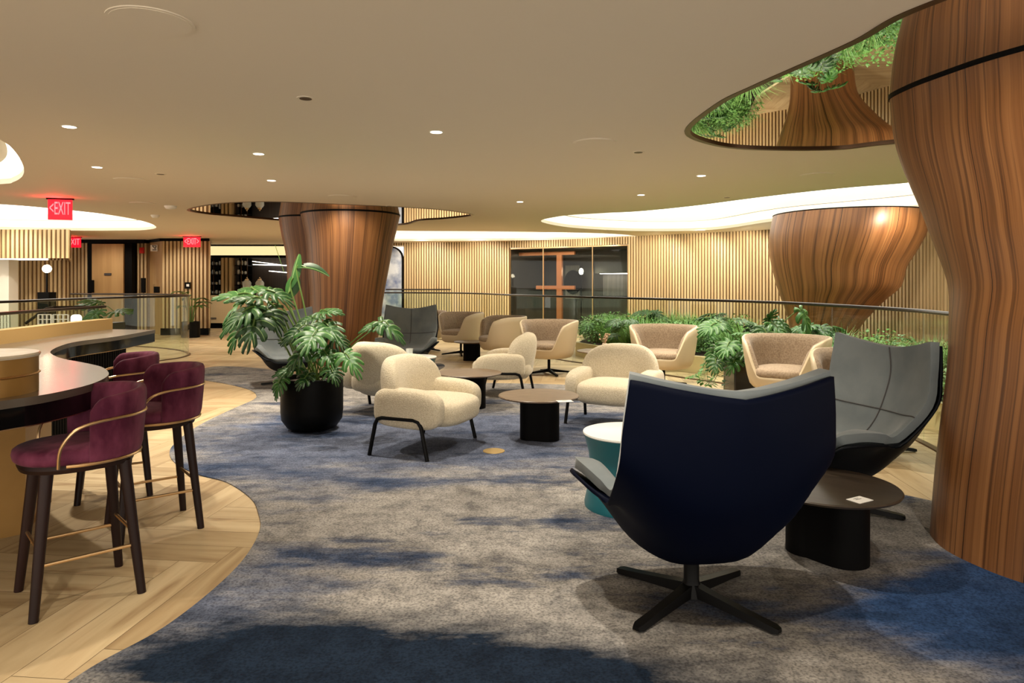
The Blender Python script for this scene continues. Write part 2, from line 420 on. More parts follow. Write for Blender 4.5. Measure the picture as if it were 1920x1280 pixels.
tag(mb.build('carpet', M['carpet'], smooth=False), 'large blue and grey mottled carpet with a wavy edge over the oak floor', 'carpet')
# ---- ceiling with holes
def hole_loop(px, n=8, closed=True):
    return [(p.x, p.y) for p in cat([(*T(a, b), 0) for a, b in px], n, closed)]
H_left_mirror = hole_loop([(350, 393), (400, 382), (480, 377.5), (560, 379), (650, 383), (740, 387), (830, 393), (888, 403), (840, 410), (790, 413.5), (760, 421), (700, 423), (600, 420), (520, 413), (440, 406), (385, 401)])
H_right_mirror = [(p.x, p.y) for p in cat([(*T(1283, 245), 0), (*T(1340, 195), 0), (*T(1410, 160), 0), (*T(1500, 120), 0), (*T(1600, 75), 0), (*T(1700, 20), 0), (1.95, 2.5, 0), (2.5, 2.0, 0), (3.6, 1.7, 0), (4.6, 2.2, 0), (5.0, 3.6, 0), (4.6, 5.0, 0), (*T(1690, 268), 0), (*T(1560, 281), 0), (*T(1400, 280), 0), (*T(1320, 268), 0)], 6, True)]
H_cove_right = hole_loop([(1015, 413), (1060, 404), (1120, 400), (1200, 396), (1300, 386), (1400, 373), (1500, 361), (1600, 351), (1700, 343), (1800, 330), (1840, 350), (1800, 381), (1720, 391), (1600, 401), (1500, 409), (1440, 416), (1330, 431), (1200, 433), (1090, 428), (1035, 421)])
H_cove_mid = hole_loop([(700, 433), (800, 433), (950, 434), (1080, 436), (1160, 439), (1195, 443.5), (1150, 447), (1000, 450), (800, 451.5), (690, 450), (660, 440)])
H_cove_left = hole_loop([(293, 426), (270, 415), (200, 402), (100, 391), (0, 383), (-150, 378), (-260, 400), (-150, 425), (0, 430), (120, 432), (220, 432), (270, 431)])
H_cove_near = hole_loop([(0, 262), (28, 284), (44, 312), (42, 330), (25, 341), (0, 345), (-150, 352), (-300, 330), (-320, 280), (-200, 225), (-90, 225)])
holes = [H_left_mirror, H_right_mirror, H_cove_right, H_cove_mid, H_cove_left, H_cove_near]
def flat_with_holes(name, outer, hs, z, material, thick=0):
    cu = bpy.data.curves.new(name, 'CURVE'); cu.dimensions = '2D'; cu.fill_mode = 'BOTH' if thick else 'FRONT'; cu.extrude = thick/2
    for lp in [outer]+hs:
        sp = cu.splines.new('POLY'); sp.points.add(len(lp)-1); sp.use_cyclic_u = True
        for q, p in zip(sp.points, lp): q.co = (p[0], p[1], 0, 1)
    o = bpy.data.objects.new(name, cu); C.objects.link(o)
    dg = bpy.context.evaluated_depsgraph_get(); me = bpy.data.meshes.new_from_object(o.evaluated_get(dg)); bpy.data.objects.remove(o)
    me.transform(Matrix.Translation((0, 0, z))); me.materials.clear(); me.materials.append(material)
    r = bpy.data.objects.new(name, me); C.objects.link(r); return r
outer = [(-15, -1.5), (9.5, -1.5), (9.5, 22.5), (-15, 22.5)]
ceil = struct(flat_with_holes('ceiling', outer, holes, CEIL+.03, M['ceiling'], .06))
def offset(loop, d):
    n = len(loop); ar = sum(loop[i][0]*loop[(i+1) % n][1]-loop[(i+1) % n][0]*loop[i][1] for i in range(n)); sg = 1 if ar > 0 else -1
    out = []
    for i in range(n):
        a = Vector(loop[i-1]); b = Vector(loop[(i+1) % n]); t = (b-a).normalized(); nn = Vector((-t.y, t.x))*sg
        p = Vector(loop[i])+nn*d; out.append((p.x, p.y))
    return out
def ring(mb, l0, z0, l1, z1, m=0):
    mb.grid([[(p[0], p[1], z0) for p in l0], [(p[0], p[1], z1) for p in l1]], cu=True, m=m)
def cove(loop, label, steps):
    mb = MB(); zz = CEIL+.02; cur = loop
    o1 = offset(loop, -.25)
    ring(mb, loop, CEIL+.06, o1, CEIL+.061); ring(mb, o1, CEIL+.06, o1, CEIL+.34)
    # lower inner lip of the second tier
    i1 = offset(loop, .14); i2 = offset(loop, .22)
    ring(mb, i1, CEIL+.20, i2, CEIL+.20); ring(mb, i1, CEIL+.20, i1, CEIL+.34); ring(mb, i2, CEIL+.20, i2, CEIL+.34)
    t = thing('light_cove', label, 'ceiling light')
    mb.build('cove_sides', M['cove'], t, ang=30)
    MB().poly(o1, CEIL+.34, flip=True).build('glowing_panel', M['glow'], t, smooth=False)
cove(H_cove_right, 'long wavy glowing ceiling recess above the slatted wall at right', 0)
cove(H_cove_mid, 'thin glowing ceiling recess beside the double wooden column', 0)
cove(H_cove_left, 'leaf-shaped glowing ceiling recess above the door at left', 0)
cove(H_cove_near, 'rounded glowing ceiling recess above the bar counter', 0)
def mirror(loop, label):
    t = thing('ceiling_mirror', label, 'mirror')
    MB().poly(loop, CEIL+.012, flip=True).build('mirror_panel', M['mirror'], t, smooth=False)
    mb = MB(); i = offset(loop, .045)
    ring(mb, loop, CEIL-.004, i, CEIL-.004); ring(mb, i, CEIL-.004, i, CEIL+.012); ring(mb, loop, CEIL+.02, loop, CEIL-.004)
    mb.build('trim_ring', M['bronze_trim'], t)
mirror(H_left_mirror, 'narrow mirrored ceiling oval around the double wooden column')
mirror(H_right_mirror, 'big mirrored ceiling oval reflecting plants around the near column')
# ---- slatted walls
def slat_wall(name, pts, z0, z1, pitch=.075, sw=.042, dep=.035, side=1, doubles=True, cuts=(), mats=None):
    mb = MB(); pts = [Vector((*p, 0)) for p in pts]
    L = [0]
    for a, b in zip(pts, pts[1:]): L.append(L[-1]+(b-a).length)
    def at(s):
        for i in range(len(pts)-1):
            if s <= L[i+1] or i == len(pts)-2:
                t = (pts[i+1]-pts[i]).normalized(); return pts[i]+t*(s-L[i]), t
    n = int(L[-1]/pitch)
    segs = [0]
    for i in range(len(pts)-1):
        a, b = pts[i], pts[i+1]; t = (b-a).normalized(); nn = Vector((t.y, -t.x, 0))*side
        Mx = Matrix.Translation(a) @ Matrix(((t.x, nn.x, 0, 0), (t.y, nn.y, 0, 0), (0, 0, 1, 0), (0, 0, 0, 1)))
        for (u0, u1, q0, q1) in spans(L[i], L[i+1], cuts, z0, z1):
            mb.box((u0-L[i], -.08, q0), (u1-L[i], 0, q1), 1, Mx)
    for k in range(n):
        s = (k+.5)*pitch; p, t = at(s); nn = Vector((t.y, -t.x, 0))*side
        Mx = Matrix.Translation(p) @ Matrix(((t.x, nn.x, 0, 0), (t.y, nn.y, 0, 0), (0, 0, 1, 0), (0, 0, 0, 1)))
        q0, q1 = z0, z1
        for (c0, c1, d0, d1) in cuts:
            if c0-sw/2 < s < c1+sw/2:
                if d0 <= z0+.01: q0 = d1
                else: q1 = d0
        if q1 > q0: mb.box((-sw/2, -.002, q0), (sw/2, dep, q1), 0, Mx)
    return struct(mb.build(name, mats or [M['slat'], M['slat_gap']], smooth=False))
def spans(a, b, cuts, z0, z1):
    pts = sorted({a, b, *[min(max(c, a), b) for q in cuts for c in q[:2]]}); out = []
    for u0, u1 in zip(pts, pts[1:]):
        mid = (u0+u1)/2; q0, q1 = z0, z1
        for c0, c1, d0, d1 in cuts:
            if c0 < mid < c1:
                if d0 <= z0+.01: q0 = d1
                else: q1 = d0
        out.append((u0, u1, q0, q1))
    return out
wallpts = [(p.x, p.y) for p in cat([(-6.2, 20.6, 0), (-3.6, 19.95, 0), (-1, 19.5, 0), (1, 18.7, 0), (2.9, 17.3, 0), (4.4, 16.1, 0), (5.8, 14.9, 0), (6.9, 13.6, 0), (7.5, 12, 0), (7.7, 10, 0), (7.7, 7, 0), (7.6, 3, 0)], 6)]
def wall_s(px):                     # arc length along the far wall where photo column px meets it
    s = 0
    for a, b in zip(wallpts, wallpts[1:]):
        pa = 960+F*a[0]/a[1]; pb = 960+F*b[0]/b[1]; L = math.dist(a, b)
        if pa <= px <= pb: return s+L*(px-pa)/(pb-pa)
        s += L
    return s
def wall_pt(px):
    for a, b in zip(wallpts, wallpts[1:]):
        pa = 960+F*a[0]/a[1]; pb = 960+F*b[0]/b[1]
        if pa <= px <= pb: t = (px-pa)/(pb-pa); return Vector((lerp(a[0], b[0], t), lerp(a[1], b[1], t), 0))
s0, s1 = wall_s(955), wall_s(1178)
sa0, sa1 = wall_s(712), wall_s(757)
slat_wall('wall_far', wallpts, 0, CEIL, cuts=[(s0, s1, 0, 2.36), (sa0, sa1, 0, 2.46)])
# ---- dark room behind the glass front
A_, B_ = wall_pt(955), wall_pt(1178)
t_ = (B_-A_).normalized(); n_ = Vector((t_.y, -t_.x, 0)); L_ = (B_-A_).length
MX = Matrix.Translation(A_) @ Matrix(((t_.x, -n_.x, 0, 0), (t_.y, -n_.y, 0, 0), (0, 0, 1, 0), (0, 0, 0, 1)))   # x along the wall, y into the room
def inbox(a, b, m=0, o=None): o = o or MB(); return o.box(a, b, m, MX)
mb = MB(); D_ = 2.2
inbox((-.1, D_, 0), (L_+.1, D_+.1, 2.355), 0, mb); inbox((-.15, .1, 0), (-.05, D_, 2.355), 0, mb); inbox((L_+.05, .1, 0), (L_+.15, D_, 2.355), 0, mb); inbox((-.1, .1, 2.32), (L_+.1, D_, 2.355), 0, mb)
struct(mb.build('wall_glazed_room', M['dark_panel'], smooth=False))
t = thing('storefront', 'full-height glass front of the dark room in the slatted wall', 'glass wall')
fr = MB()
for u in (0, .3*L_, .715*L_, L_-.03): inbox((u, .02, 0), (u+.02, .06, 2.33), 0, fr)
inbox((0, .02, 2.32), (L_, .06, 2.35), 0, fr); fr.build('frame', M['gold'], t, smooth=False)
for u0, u1 in ((0, .3), (.3, .715), (.715, 1)): inbox((u0*L_+.025, .035, 0), (u1*L_-.01, .045, 2.32)).build('glass_pane', M['glass'], t, smooth=False)
t = thing('cross_frame', 'copper brown cross-shaped frame inside the dark room', 'frame')
fr = MB(); inbox((.345*L_, .5, 0), (.39*L_, .58, 2.25), 0, fr).build('upright', M['copper'], t, smooth=False)
for u0, u1, z0, z1 in ((.16, .345, 1.2, 1.3), (.39, .5, 1.2, 1.3), (0, .345, 2.15, 2.25), (.39, .5, 2.15, 2.25)): inbox((u0*L_, .5, z0), (u1*L_, .58, z1)).build('crossbar', M['copper'], t, smooth=False)
t = thing('wall_cabinet', 'dark kitchen cabinets along the back of the glazed room', 'cabinet')
inbox((.5*L_, 1.7, 0), (L_, 2.15, .95)).build('lower_cabinet', M['dark_panel'], t, smooth=False)
inbox((.5*L_, 1.65, .95), (L_, 2.15, 1.0)).build('worktop', M['black'], t, smooth=False)
inbox((.5*L_, 1.8, 1.65), (L_, 2.15, 2.35)).build('upper_cabinet', M['dark_panel'], t, smooth=False)
inbox((.53*L_, 2.1, 1.0), (L_, 2.16, 1.65)).build('backsplash', M['grey_panel'], t, smooth=False)
inbox((.53*L_, 1.9, 1.635), (L_, 1.95, 1.65)).build('light_strip', mat('strip_light', (1, 1, 1, 1), .5, emit=(1, .9, .85, 1), es=6), t, smooth=False)
inbox((.19*L_, 2.05, .9), (.32*L_, 2.12, 1.9)); t = thing('wall_screen', 'grey wall panel with a dark round shape in the glazed room', 'picture')
inbox((.19*L_, 2.05, .9), (.32*L_, 2.12, 1.9)).build('panel', M['grey_panel'], t, smooth=False)
mb = MB(); mb.superell((0, 0, 0), (.3, .03, .36), 1, 1, 24, 12, M=MX.to_3x3()); 
for i in range(len(mb.v)): mb.v[i] = mb.v[i]+(MX @ Vector((.27*L_, 2.0, 1.4)))
mb.build('dark_disc', M['black'], t)
p = MX @ Vector((.46*L_, 1.2, 0)); t = thing('lamp_post', 'slim lamp with small round bulb inside the dark room', 'lamp', p)
MB().tube([(0, 0, 0), (0, 0, 1.62)], .02).build('pole', M['black'], t); MB().superell((0, 0, 1.7), (.06, .06, .09), 1, 1, 16, 10).build('bulb', M['globe'], t)
# ---- arched mural doorway beside the column
A_, B_ = wall_pt(712), wall_pt(757); t_ = (B_-A_).normalized(); wA = (B_-A_).length
MX2 = Matrix.Translation(A_) @ Matrix(((t_.x, -t_.y, 0, 0), (t_.y, t_.x, 0, 0), (0, 0, 1, 0), (0, 0, 0, 1)))
def arch(w0, r, z0, top, y0, y1, m=0):
    pts = [(w0, z0), (w0+2*r, z0)]+[(w0+r+r*math.cos(a), top-r+r*math.sin(a)) for a in (PI*i/20 for i in range(21))]
    mb = MB(); a_ = [MX2 @ Vector((x, y0, z)) for x, z in pts]; b_ = [MX2 @ Vector((x, y1, z)) for x, z in pts]
    mb.grid([a_, b_], cu=True, flip=True); mb.cap(a_); mb.cap(b_, flip=True); return mb
t = thing('arched_mural', 'blue and white arched mural in black frame beside the column', 'mural')
arch(0, wA/2, 0, 2.44, -.06, .02).build('frame', M['black'], t); arch(.04, wA/2-.04, 0, 2.40, -.08, -.05).build('mural_panel', M['mural'], t)
# ---- left walls
slat_wall('wall_left_soffit', [(-15, 15), (-9.75, 15), (-11.4, 17.6)], 1.92, CEIL, .1, .055)
slat_wall('wall_left', [(-15, 16.4), (-10.7, 16.4), (-11.4, 17.5)], 0, 1.92, .1, .055)
slat_wall('wall_back_left', [(-12.6, 18.55), (-11.5, 18.55)], 0, CEIL-.05, .1, .05)
slat_wall('wall_back_middle', [(-10.3, 18.75), (-9.95, 18.75)], 0, CEIL-.05, .1, .05)
slat_wall('wall_slat_block', [(-9.25, 18.05), (-8.02, 18.05), (-9.0, 20.3)], .18, CEIL-.05, .1, .055)
mb = MB(); mb.prism([(-9.95, 18.75), (-9.25, 18.05), (-9.25, 18.4), (-9.6, 18.9)], 0, CEIL-.05); struct(mb.build('wall_oak_panel', M['wallwood'], smooth=False))
mb = MB(); mb.prism([(-9.27, 18.0), (-8.0, 18.0), (-8.98, 20.3), (-9.27, 20.3)], 0, .18); struct(mb.build('baseboard_slat_block', M['black'], smooth=False))
mb = MB(); mb.box((-12.6, 18.45, CEIL-.09), (-9.95, 18.9, CEIL)); mb.prism([(-9.98, 18.68), (-9.28, 17.97), (-7.97, 17.97), (-8.95, 20.3), (-9.98, 20.3)], CEIL-.07, CEIL)
struct(mb.build('trim_2', M['black'], smooth=False))
# the door
d = struct(MB().box((-11.5, 18.5, 0), (-10.3, 18.9, CEIL-.05)).build('door_1', M['black'], smooth=False))
MB().box((-11.35, 18.44, .05), (-10.5, 18.5, CEIL-.12)).build('door_leaf', M['wallwood'], d, smooth=False)
MB().box((-11.0, 18.41, 1.58), (-10.82, 18.44, 1.64)).build('door_plate', M['ink'], d, smooth=False)
# small wall things
def wallbox(name, label, cat_, px0, py0, px1, py1, Y, m, dep=.05):
    a = P(px0, py1, Y); b = P(px1, py0, Y); return tag(MB().box((a.x, Y-dep, a.z), (b.x, Y, b.z)).build(name, m, smooth=False, mods=[('BEVEL', dict(width=.006, segments=2))]), label, cat_)
wallbox('fire_alarm', 'small red fire alarm box on the oak wall', 'fire alarm', 264, 464, 272, 475, 18.73, M['red'], .08)
wallbox('wall_speaker', 'tall black box on the door frame beside the door', 'box', 168, 525, 177, 548, 18.42, M['black'])
wallbox('card_reader', 'narrow black box on the slats right of the door', 'box', 267, 521, 274, 549, 18.3, M['black'], .08)
wallbox('wall_switch_box', 'short black box at the foot of the oak panel wall', 'box', 291, 537, 300, 549, 17.9, M['black'], .08)
o = wallbox('control_panel', 'black control panel on the slatted block above the potted plant', 'control panel', 347, 529, 358, 541, 18.0, M['black'], .03)
a = P(350, 532.5, 17.97); b = P(355, 537, 17.97); MB().box((a.x, 17.955, b.z), (b.x, 17.97, a.z)).build('screen', M['white'], o, smooth=False)
o = wallbox('wall_sign', 'square white sign with a dark symbol on the oak wall', 'sign', 283, 459, 296, 471, 18.25, M['white'], .03)
mb = MB(); c = P(289.5, 464, 18.2)
for a, b in (((-.06, .05), (.05, .05)), ((.05, .05), (.02, -.03)), ((.02, -.03), (-.06, .05))):
    mb.tube([c+Vector((a[0], 0, a[1])), c+Vector((b[0], 0, b[1]))], .009, 6)
mb.box((c.x-.05, 18.19, c.z-.07), (c.x+.05, 18.21, c.z-.05)); mb.build('symbol', M['ink'], o, smooth=False)
# exit signs
def text_mesh(s, size, ext=.002):
    cu = bpy.data.curves.new('txt', 'FONT'); cu.body = s; cu.size = size; cu.extrude = ext; cu.align_x = 'CENTER'; cu.align_y = 'CENTER'
    o = bpy.data.objects.new('txt', cu); C.objects.link(o); dg = bpy.context.evaluated_depsgraph_get()
    me = bpy.data.meshes.new_from_object(o.evaluated_get(dg)); bpy.data.objects.remove(o); return me
def exit_sign(label, loc, w_, h_, rz, txt):
    t = thing('exit_sign', label, 'exit sign', loc, rz)
    MB().box((-w_/2, -.012, -h_), (w_/2, .012, -.02)).build('red_panel', M['exit_red'], t, smooth=False)
    MB().box((-w_/2-.02, -.02, -.02), (w_/2+.02, .02, 0)).build('mount', M['black'], t, smooth=False)
    me = text_mesh(txt, h_*.85); me.transform(Matrix.Translation((0, -.015, -h_/2)) @ Matrix.Rotation(PI/2, 4, 'X')); xs = [v.co.x for v in me.vertices]
    me.transform(Matrix.Diagonal(((w_*.86)/(max(xs)-min(xs)), 1, 1, 1)))
    me.materials.clear(); me.materials.append(M['exit_letter']); o = bpy.data.objects.new('lettering', me); C.objects.link(o); o.parent = t
    l = bpy.data.lights.new('glow', 'POINT'); l.energy = 2.2; l.color = (1, .03, .04); l.shadow_soft_size = .05; l.specular_factor = .05
    lo = bpy.data.objects.new('sign_glow', l); lo.location = Vector(loc)+Vector((0, -.12, -.12)); C.objects.link(lo)
p = P(113, 372, 9.45); exit_sign('nearest red exit sign hanging from the ceiling over the bar', (p.x, 9.45, CEIL), .29, .30, math.radians(18), '<EXIT')
p = P(139, 443, 17.4); exit_sign('small red exit sign half hidden behind the slatted soffit', (p.x, 17.4, CEIL), .34, .27, 0, 'EXIT')
p = P(360, 438, 17.2); exit_sign('red exit sign with two arrows before the slatted block', (p.x, 17.2, CEIL), .42, .27, 0, '<EXIT>')
# ---- far left bar room
YB = 20.9
mb = MB(); mb.box((-12, 21.6, 0), (-6, 21.7, CEIL)); struct(mb.build('wall_bar_room', M['dark_panel'], smooth=False))
a = P(384, 480, YB); b = P(560, 458, YB)
t = thing('light_box', 'long amber light box above the dark display cabinets', 'light')
MB().box((-9.6, YB, 2.22), (-6.2, YB+.3, 2.52)).build('lit_panel', M['amber_light'], t, smooth=False)
MB().box((-9.6, YB-.03, 2.5), (-6.2, YB+.3, CEIL)).box((-9.6, YB-.03, 2.14), (-6.2, YB+.3, 2.22)).build('frame', M['black'], t, smooth=False)
t = thing('bar_counter', 'cream fronted back counter with black kickboard below the display', 'counter')
MB().box((-9.6, YB-.2, .16), (-6.2, YB+.2, 1.0)).build('front', M['cream_front'], t, smooth=False)
MB().box((-9.6, YB-.15, 0), (-6.2, YB+.2, .16)).build('kickboard', M['black'], t, smooth=False)
mb = MB()
for i in range(9): mb.box((-9.27+i*.035, YB-.215, .27), (-9.25+i*.035, YB-.2, .33))
mb.build('vent_grille', M['ink'], t, smooth=False)
def shelf_unit(x0, x1, label):
    t = thing('display_shelf', label, 'shelves')
    mb = MB(); mb.box((x0, 21.25, 1.0), (x1, 21.3, 2.14)); mb.build('back_panel', M['black'], t, smooth=False)
    for z in (1.02, 1.3, 1.62, 1.9): MB().box((x0, YB, z), (x1, 21.25, z+.02)).build('shelf', M['black'], t, smooth=False)
    for x in (x0, (x0+x1)/2, x1-.02): MB().box((x, YB, 1.0), (x+.02, YB+.02, 2.14)).build('upright', M['bronze_trim'], t, smooth=False)
shelf_unit(-9.4, -8.9, 'black display shelves left of the oak post'); shelf_unit(-8.5, -8.1, 'narrow black display shelves right of the oak post')
mb = MB()
for i in range(3): mb.box((-8.86+i*.12, YB-.1, 1.0), (-8.79+i*.12, YB+.2, 2.14))
struct(mb.build('trim_3', M['slat'], smooth=False))
k = 0
glassy = mat('glassware', srgb(210, 215, 210), .15)
for x0 in (-9.36, -8.48):
    for z in (1.04, 1.32, 1.64, 1.92):
        for i in range(4 if x0 < -9 else 3):
            mb = MB(); hh = .08+.07*random.random(); mb.lathe([(.02, 0), (.035, .01), (.04, hh*.6), (.03, hh)], 10)
            o = mb.build('glass_jar', glassy); o.location = (x0+.06+i*.105, YB+.12, z)
            tag(o, '%s pale glass from left on %s shelf, display %s of oak post' % (['first', 'second', 'third', 'fourth'][i], {1.04: 'bottom', 1.32: 'second', 1.64: 'third', 1.92: 'top'}[z], 'left' if x0 < -9 else 'right'), 'glass', 'glasses on the display shelves')
def lantern(px, label):
    p = P(px, 534, YB-.05); t = thing('glass_dispenser', label, 'drink dispenser', (p.x, YB-.05, 1.0))
    MB().lathe([(.1, 0), (.1, .08), (.12, .1), (.13, .38), (.09, .44), (.06, .46)], 16).build('jar', glassy, t)
    MB().lathe([(.06, .46), (.06, .49), (.02, .52), (.02, .55)], 12).build('lid', M['gold'], t)
lantern(463, 'left tall glass dispenser on the back counter'); lantern(487, 'right tall glass dispenser on the back counter')
for i, (px, c_, hh) in enumerate(((500, 'pale pink', .14), (506, 'cream', .1), (512, 'orange', .18))):
    p = P(px, 540, YB-.05); tag(MB().box((p.x-.05, YB-.12, 1.0), (p.x+.05, YB, 1.0+hh)).build('box', mat('box_'+c_[:4], {'pale pink': srgb(225, 180, 165), 'cream': srgb(230, 215, 180), 'orange': srgb(225, 150, 80)}[c_], .6), smooth=False), c_+' box on the back counter right of the dispensers', 'box')
tag(MB().tube([(-8.1, 21.3, 2.05), (-6.5, 21.3, 1.85)], .009).tube([(-8.1, 21.35, 1.95), (-6.9, 21.35, 1.92)], .012).tube([(-7.6, 21.35, 1.75), (-6.5, 21.35, 1.65)], .012).build('light_tube', M['lens'], smooth=False), 'thin slanting light tubes in the dark display behind the dispensers', 'light')
# ================================================================= COLUMNS
def loft_column(name, label, parts):
    t = thing(name, label, 'column')
    for nm, rows in parts:
        MB().grid(rows, cu=True).build(nm, M['column'], t, ang=60)
        tp = rows[-1]; cx = sum(p[0] for p in tp)/len(tp); cy = sum(p[1] for p in tp)/len(tp)
        f_ = lambda k_, z: [(cx+(p[0]-cx)*k_, cy+(p[1]-cy)*k_, z) for p in tp]
        MB().grid([f_(.99, CEIL-.003), f_(1.006, CEIL-.003), f_(1.006, CEIL+.014), f_(.99, CEIL+.014)], cu=True).build('shadow_gap', M['black'], t)
    return t
def circ(cx, cy, rx, ry, z, k=64, ph=0): return [(cx+rx*math.cos(2*PI*j/k), cy+ry*math.sin(2*PI*j/k), z) for j in range(k)]
# profile helper: list of (z, cx, cy, r)
def prof_rows(prof, n=5, k=64, asp=1.0):
    pts = cat([(z, cx, cy) for z, cx, cy, r in prof], n); rr = cat([(r, 0, 0) for *_, r in prof], n)
    return [circ(p.y, p.z, r.x, r.x*asp, p.x, k) for p, r in zip(pts, rr)]
def px_profile(samples, cx, cy):    # samples: (py, leftpx, rightpx) silhouettes of a round column at about (.., cy)
    out = []
    for py, l, r in samples:
        al = math.atan((l-960)/F); ar = math.atan((r-960)/F); a = (al+ar)/2; h = (ar-al)/2
        X = cy*math.tan(a); D = math.hypot(X, cy); R = D*math.sin(h); z = H+(HY-py)*(cy)/F
        out.append((z, X, cy, R))
    return sorted(out)
main = px_profile([(399, 563, 750), (430, 569, 744), (455, 573, 738), (504, 577, 729), (541, 580, 722), (574, 581, 717), (616, 580, 713), (640, 579, 708)], 0, 11.9)
main = [(0, main[0][1], 11.9, main[0][3]*1.0)]+[m for m in main if m[0] > .1]; main[-1] = (CEIL+.01, *main[-1][1:])
side = px_profile([(401, 522, 640), (441, 527.5, 638), (480, 536, 636), (532, 539, 634), (600, 544, 630), (650, 546, 626)], 0, 12.5)
side = [(0, side[0][1], 12.5, side[0][3])]+[m for m in side if m[0] > .1]; side[-1] = (CEIL+.01, *side[-1][1:])
loft_column('wooden_column', 'flared double-lobed walnut column behind the monstera plant', [('main_lobe', prof_rows(main)), ('side_lobe', prof_rows(side))])
c3 = px_profile([(402, 1449, 1745), (437, 1442, 1740), (470, 1442, 1722), (500, 1447, 1702), (536, 1456, 1690), (560, 1464, 1662), (585, 1473, 1636), (622, 1481, 1608), (650, 1482, 1600)], 0, 11.7)
c3 = [(0, c3[0][1], 11.7, c3[0][3])]+[m for m in c3 if m[0] > .3]; c3[-1] = (CEIL+.01, *c3[-1][1:])
loft_column('wooden_column', 'bulbous walnut column beyond the glass railing by the slatted wall', [('veneer_shell', prof_rows(c3))])
# near column: free-form sections
base = [(2.34, 3.12), (2.26, 3.30), (2.23, 3.52), (2.29, 3.74), (2.42, 3.90), (2.65, 4.05), (3.05, 4.12), (3.5, 3.98), (3.75, 3.6), (3.6, 3.15), (3.2, 2.82), (2.8, 2.78), (2.52, 2.90)]
top = [(2.58, 3.40), (2.48, 3.62), (2.42, 3.85), (2.375, 4.12), (2.40, 4.38), (2.62, 4.52), (3.1, 4.6), (3.8, 4.45), (4.2, 3.9), (4.1, 3.2), (3.6, 2.8), (3.1, 2.85), (2.76, 3.08)]
# sideways shift of the section with height follows the silhouette of the photo
sil = [(0, 1743), (.17, 1746), (.6, 1764), (.92, 1779), (1.1, 1782), (1.3, 1782), (1.5, 1767), (1.68, 1743), (1.84, 1725), (2.0, 1704), (2.15, 1686), (2.3, 1675), (CEIL, 1667)]
def near_col():
    levels = [0, .3, .6, .9, 1.15, 1.35, 1.5, 1.65, 1.8, 1.95, 2.1, 2.25, 2.4, CEIL+.012]; rows = []
    bs = cat([(x, y, 0) for x, y in base], 6, True); ts = cat([(x, y, 0) for x, y in top], 6, True)
    for z in levels:
        q = max(0, (z-.9)/(CEIL-.9)); q = q*q*(3-2*q)
        sec = [b.lerp(t_, q) for b, t_ in zip(bs, ts)]
        tgt = None
        for (z0, p0), (z1, p1) in zip(sil, sil[1:]):
            if z0 <= z <= z1+.05: tgt = lerp(p0, p1, min(1, (z-z0)/(z1-z0))); break
        cur = min(960+F*s.x/s.y for s in sec); i = min(range(len(sec)), key=lambda i: sec[i].x/sec[i].y)
        dx = (tgt-cur)/F*sec[i].y
        c = sum((s for s in sec), Vector())/len(sec)
        rows.append([(s.x+dx*max(0, min(1, .5+(c.x-s.x)/1.2)), s.y, z) for s in sec])
    sm = []
    K = len(rows[0]); cols = [cat([r[j] for r in rows], 4) for j in range(K)]
    return [[cols[j][i] for j in range(K)] for i in range(len(cols[0]))]
loft_column('wooden_column', 'huge flared walnut column in the right foreground', [('veneer_shell', near_col())])
# ================================================================= RAILINGS
def railing(label, path, z0=0, h=1.135, panels=1.5, cat_='railing', rail_r=.018, closed_end=False):
    pts = cat([(x, y, 0) for x, y in path], 10); t = thing('glass_railing', label, cat_)
    L = 0; seg = [pts[0]]; starts = [pts[0]]
    def panel(s):
        if len(s) < 2: return
        mb = MB(); n = len(s); lo = []; 
        for i, p in enumerate(s):
            d_ = (s[min(i+1, n-1)]-s[max(i-1, 0)]).normalized(); nn = Vector((d_.y, -d_.x, 0))*.006; lo.append((p+nn, p-nn))
        A1 = [Vector((a.x, a.y, z0+.01)) for a, b in lo]; A2 = [Vector((a.x, a.y, z0+h-.02)) for a, b in lo]
        B1 = [Vector((b.x, b.y, z0+.01)) for a, b in lo]; B2 = [Vector((b.x, b.y, z0+h-.02)) for a, b in lo]
        mb.grid([A1, A2, B2, B1], cv=True); mb.cap([A1[0], A2[0], B2[0], B1[0]]); mb.cap([A1[-1], A2[-1], B2[-1], B1[-1]], flip=True)
        mb.build('glass_panel', M['glass'], t, ang=50)
    for p in pts[1:]:
        L += (p-seg[-1]).length; seg.append(p)
        if L > panels: panel(seg); seg = [p+(p-seg[-2]).normalized()*.006]; L = 0
    panel(seg)
    MB().tube([p+Vector((0, 0, z0+h)) for p in pts], rail_r, 8).build('handrail', M['handrail'], t)
    n = len(pts); mb = MB(); a = []; b = []
    for i, p in enumerate(pts):
        d_ = (pts[min(i+1, n-1)]-pts[max(i-1, 0)]).normalized(); nn = Vector((d_.y, -d_.x, 0))*.03; a.append(p+nn); b.append(p-nn)
    up = Vector((0, 0, .012))
    mb.grid([a, [p+up for p in a], [p+up for p in b], b]).build('base_channel', M['bronze_trim'], t)
    return t
railing('long curved glass railing along the planting bed at right', [(-3.4, 17.0), (-2.2, 16.8), (-.96, 15.9), (0.0, 13.7), (1.0, 12.0), (1.84, 10.9), (2.42, 10.0), (3.0, 9.15), (3.38, 8.1), (3.52, 7.0), (3.56, 6.1), (3.46, 5.4), (3.3, 4.7)])
railing('looping glass railing around the stair opening at left', [(-7.0, 7.4), (-6.55, 8.7), (-6.6, 10.2), (-6.55, 11.2), (-6.25, 12.0), (-6.1, 12.6), (-6.3, 13.3), (-7.0, 14.1), (-8.2, 14.8), (-9.7, 15.0)], panels=1.3)
railing('short far glass railing before the arched mural at the slatted wall', [(-3.4, 18.4), (-2.5, 18.4), (-1.65, 18.4)], h=1.2)
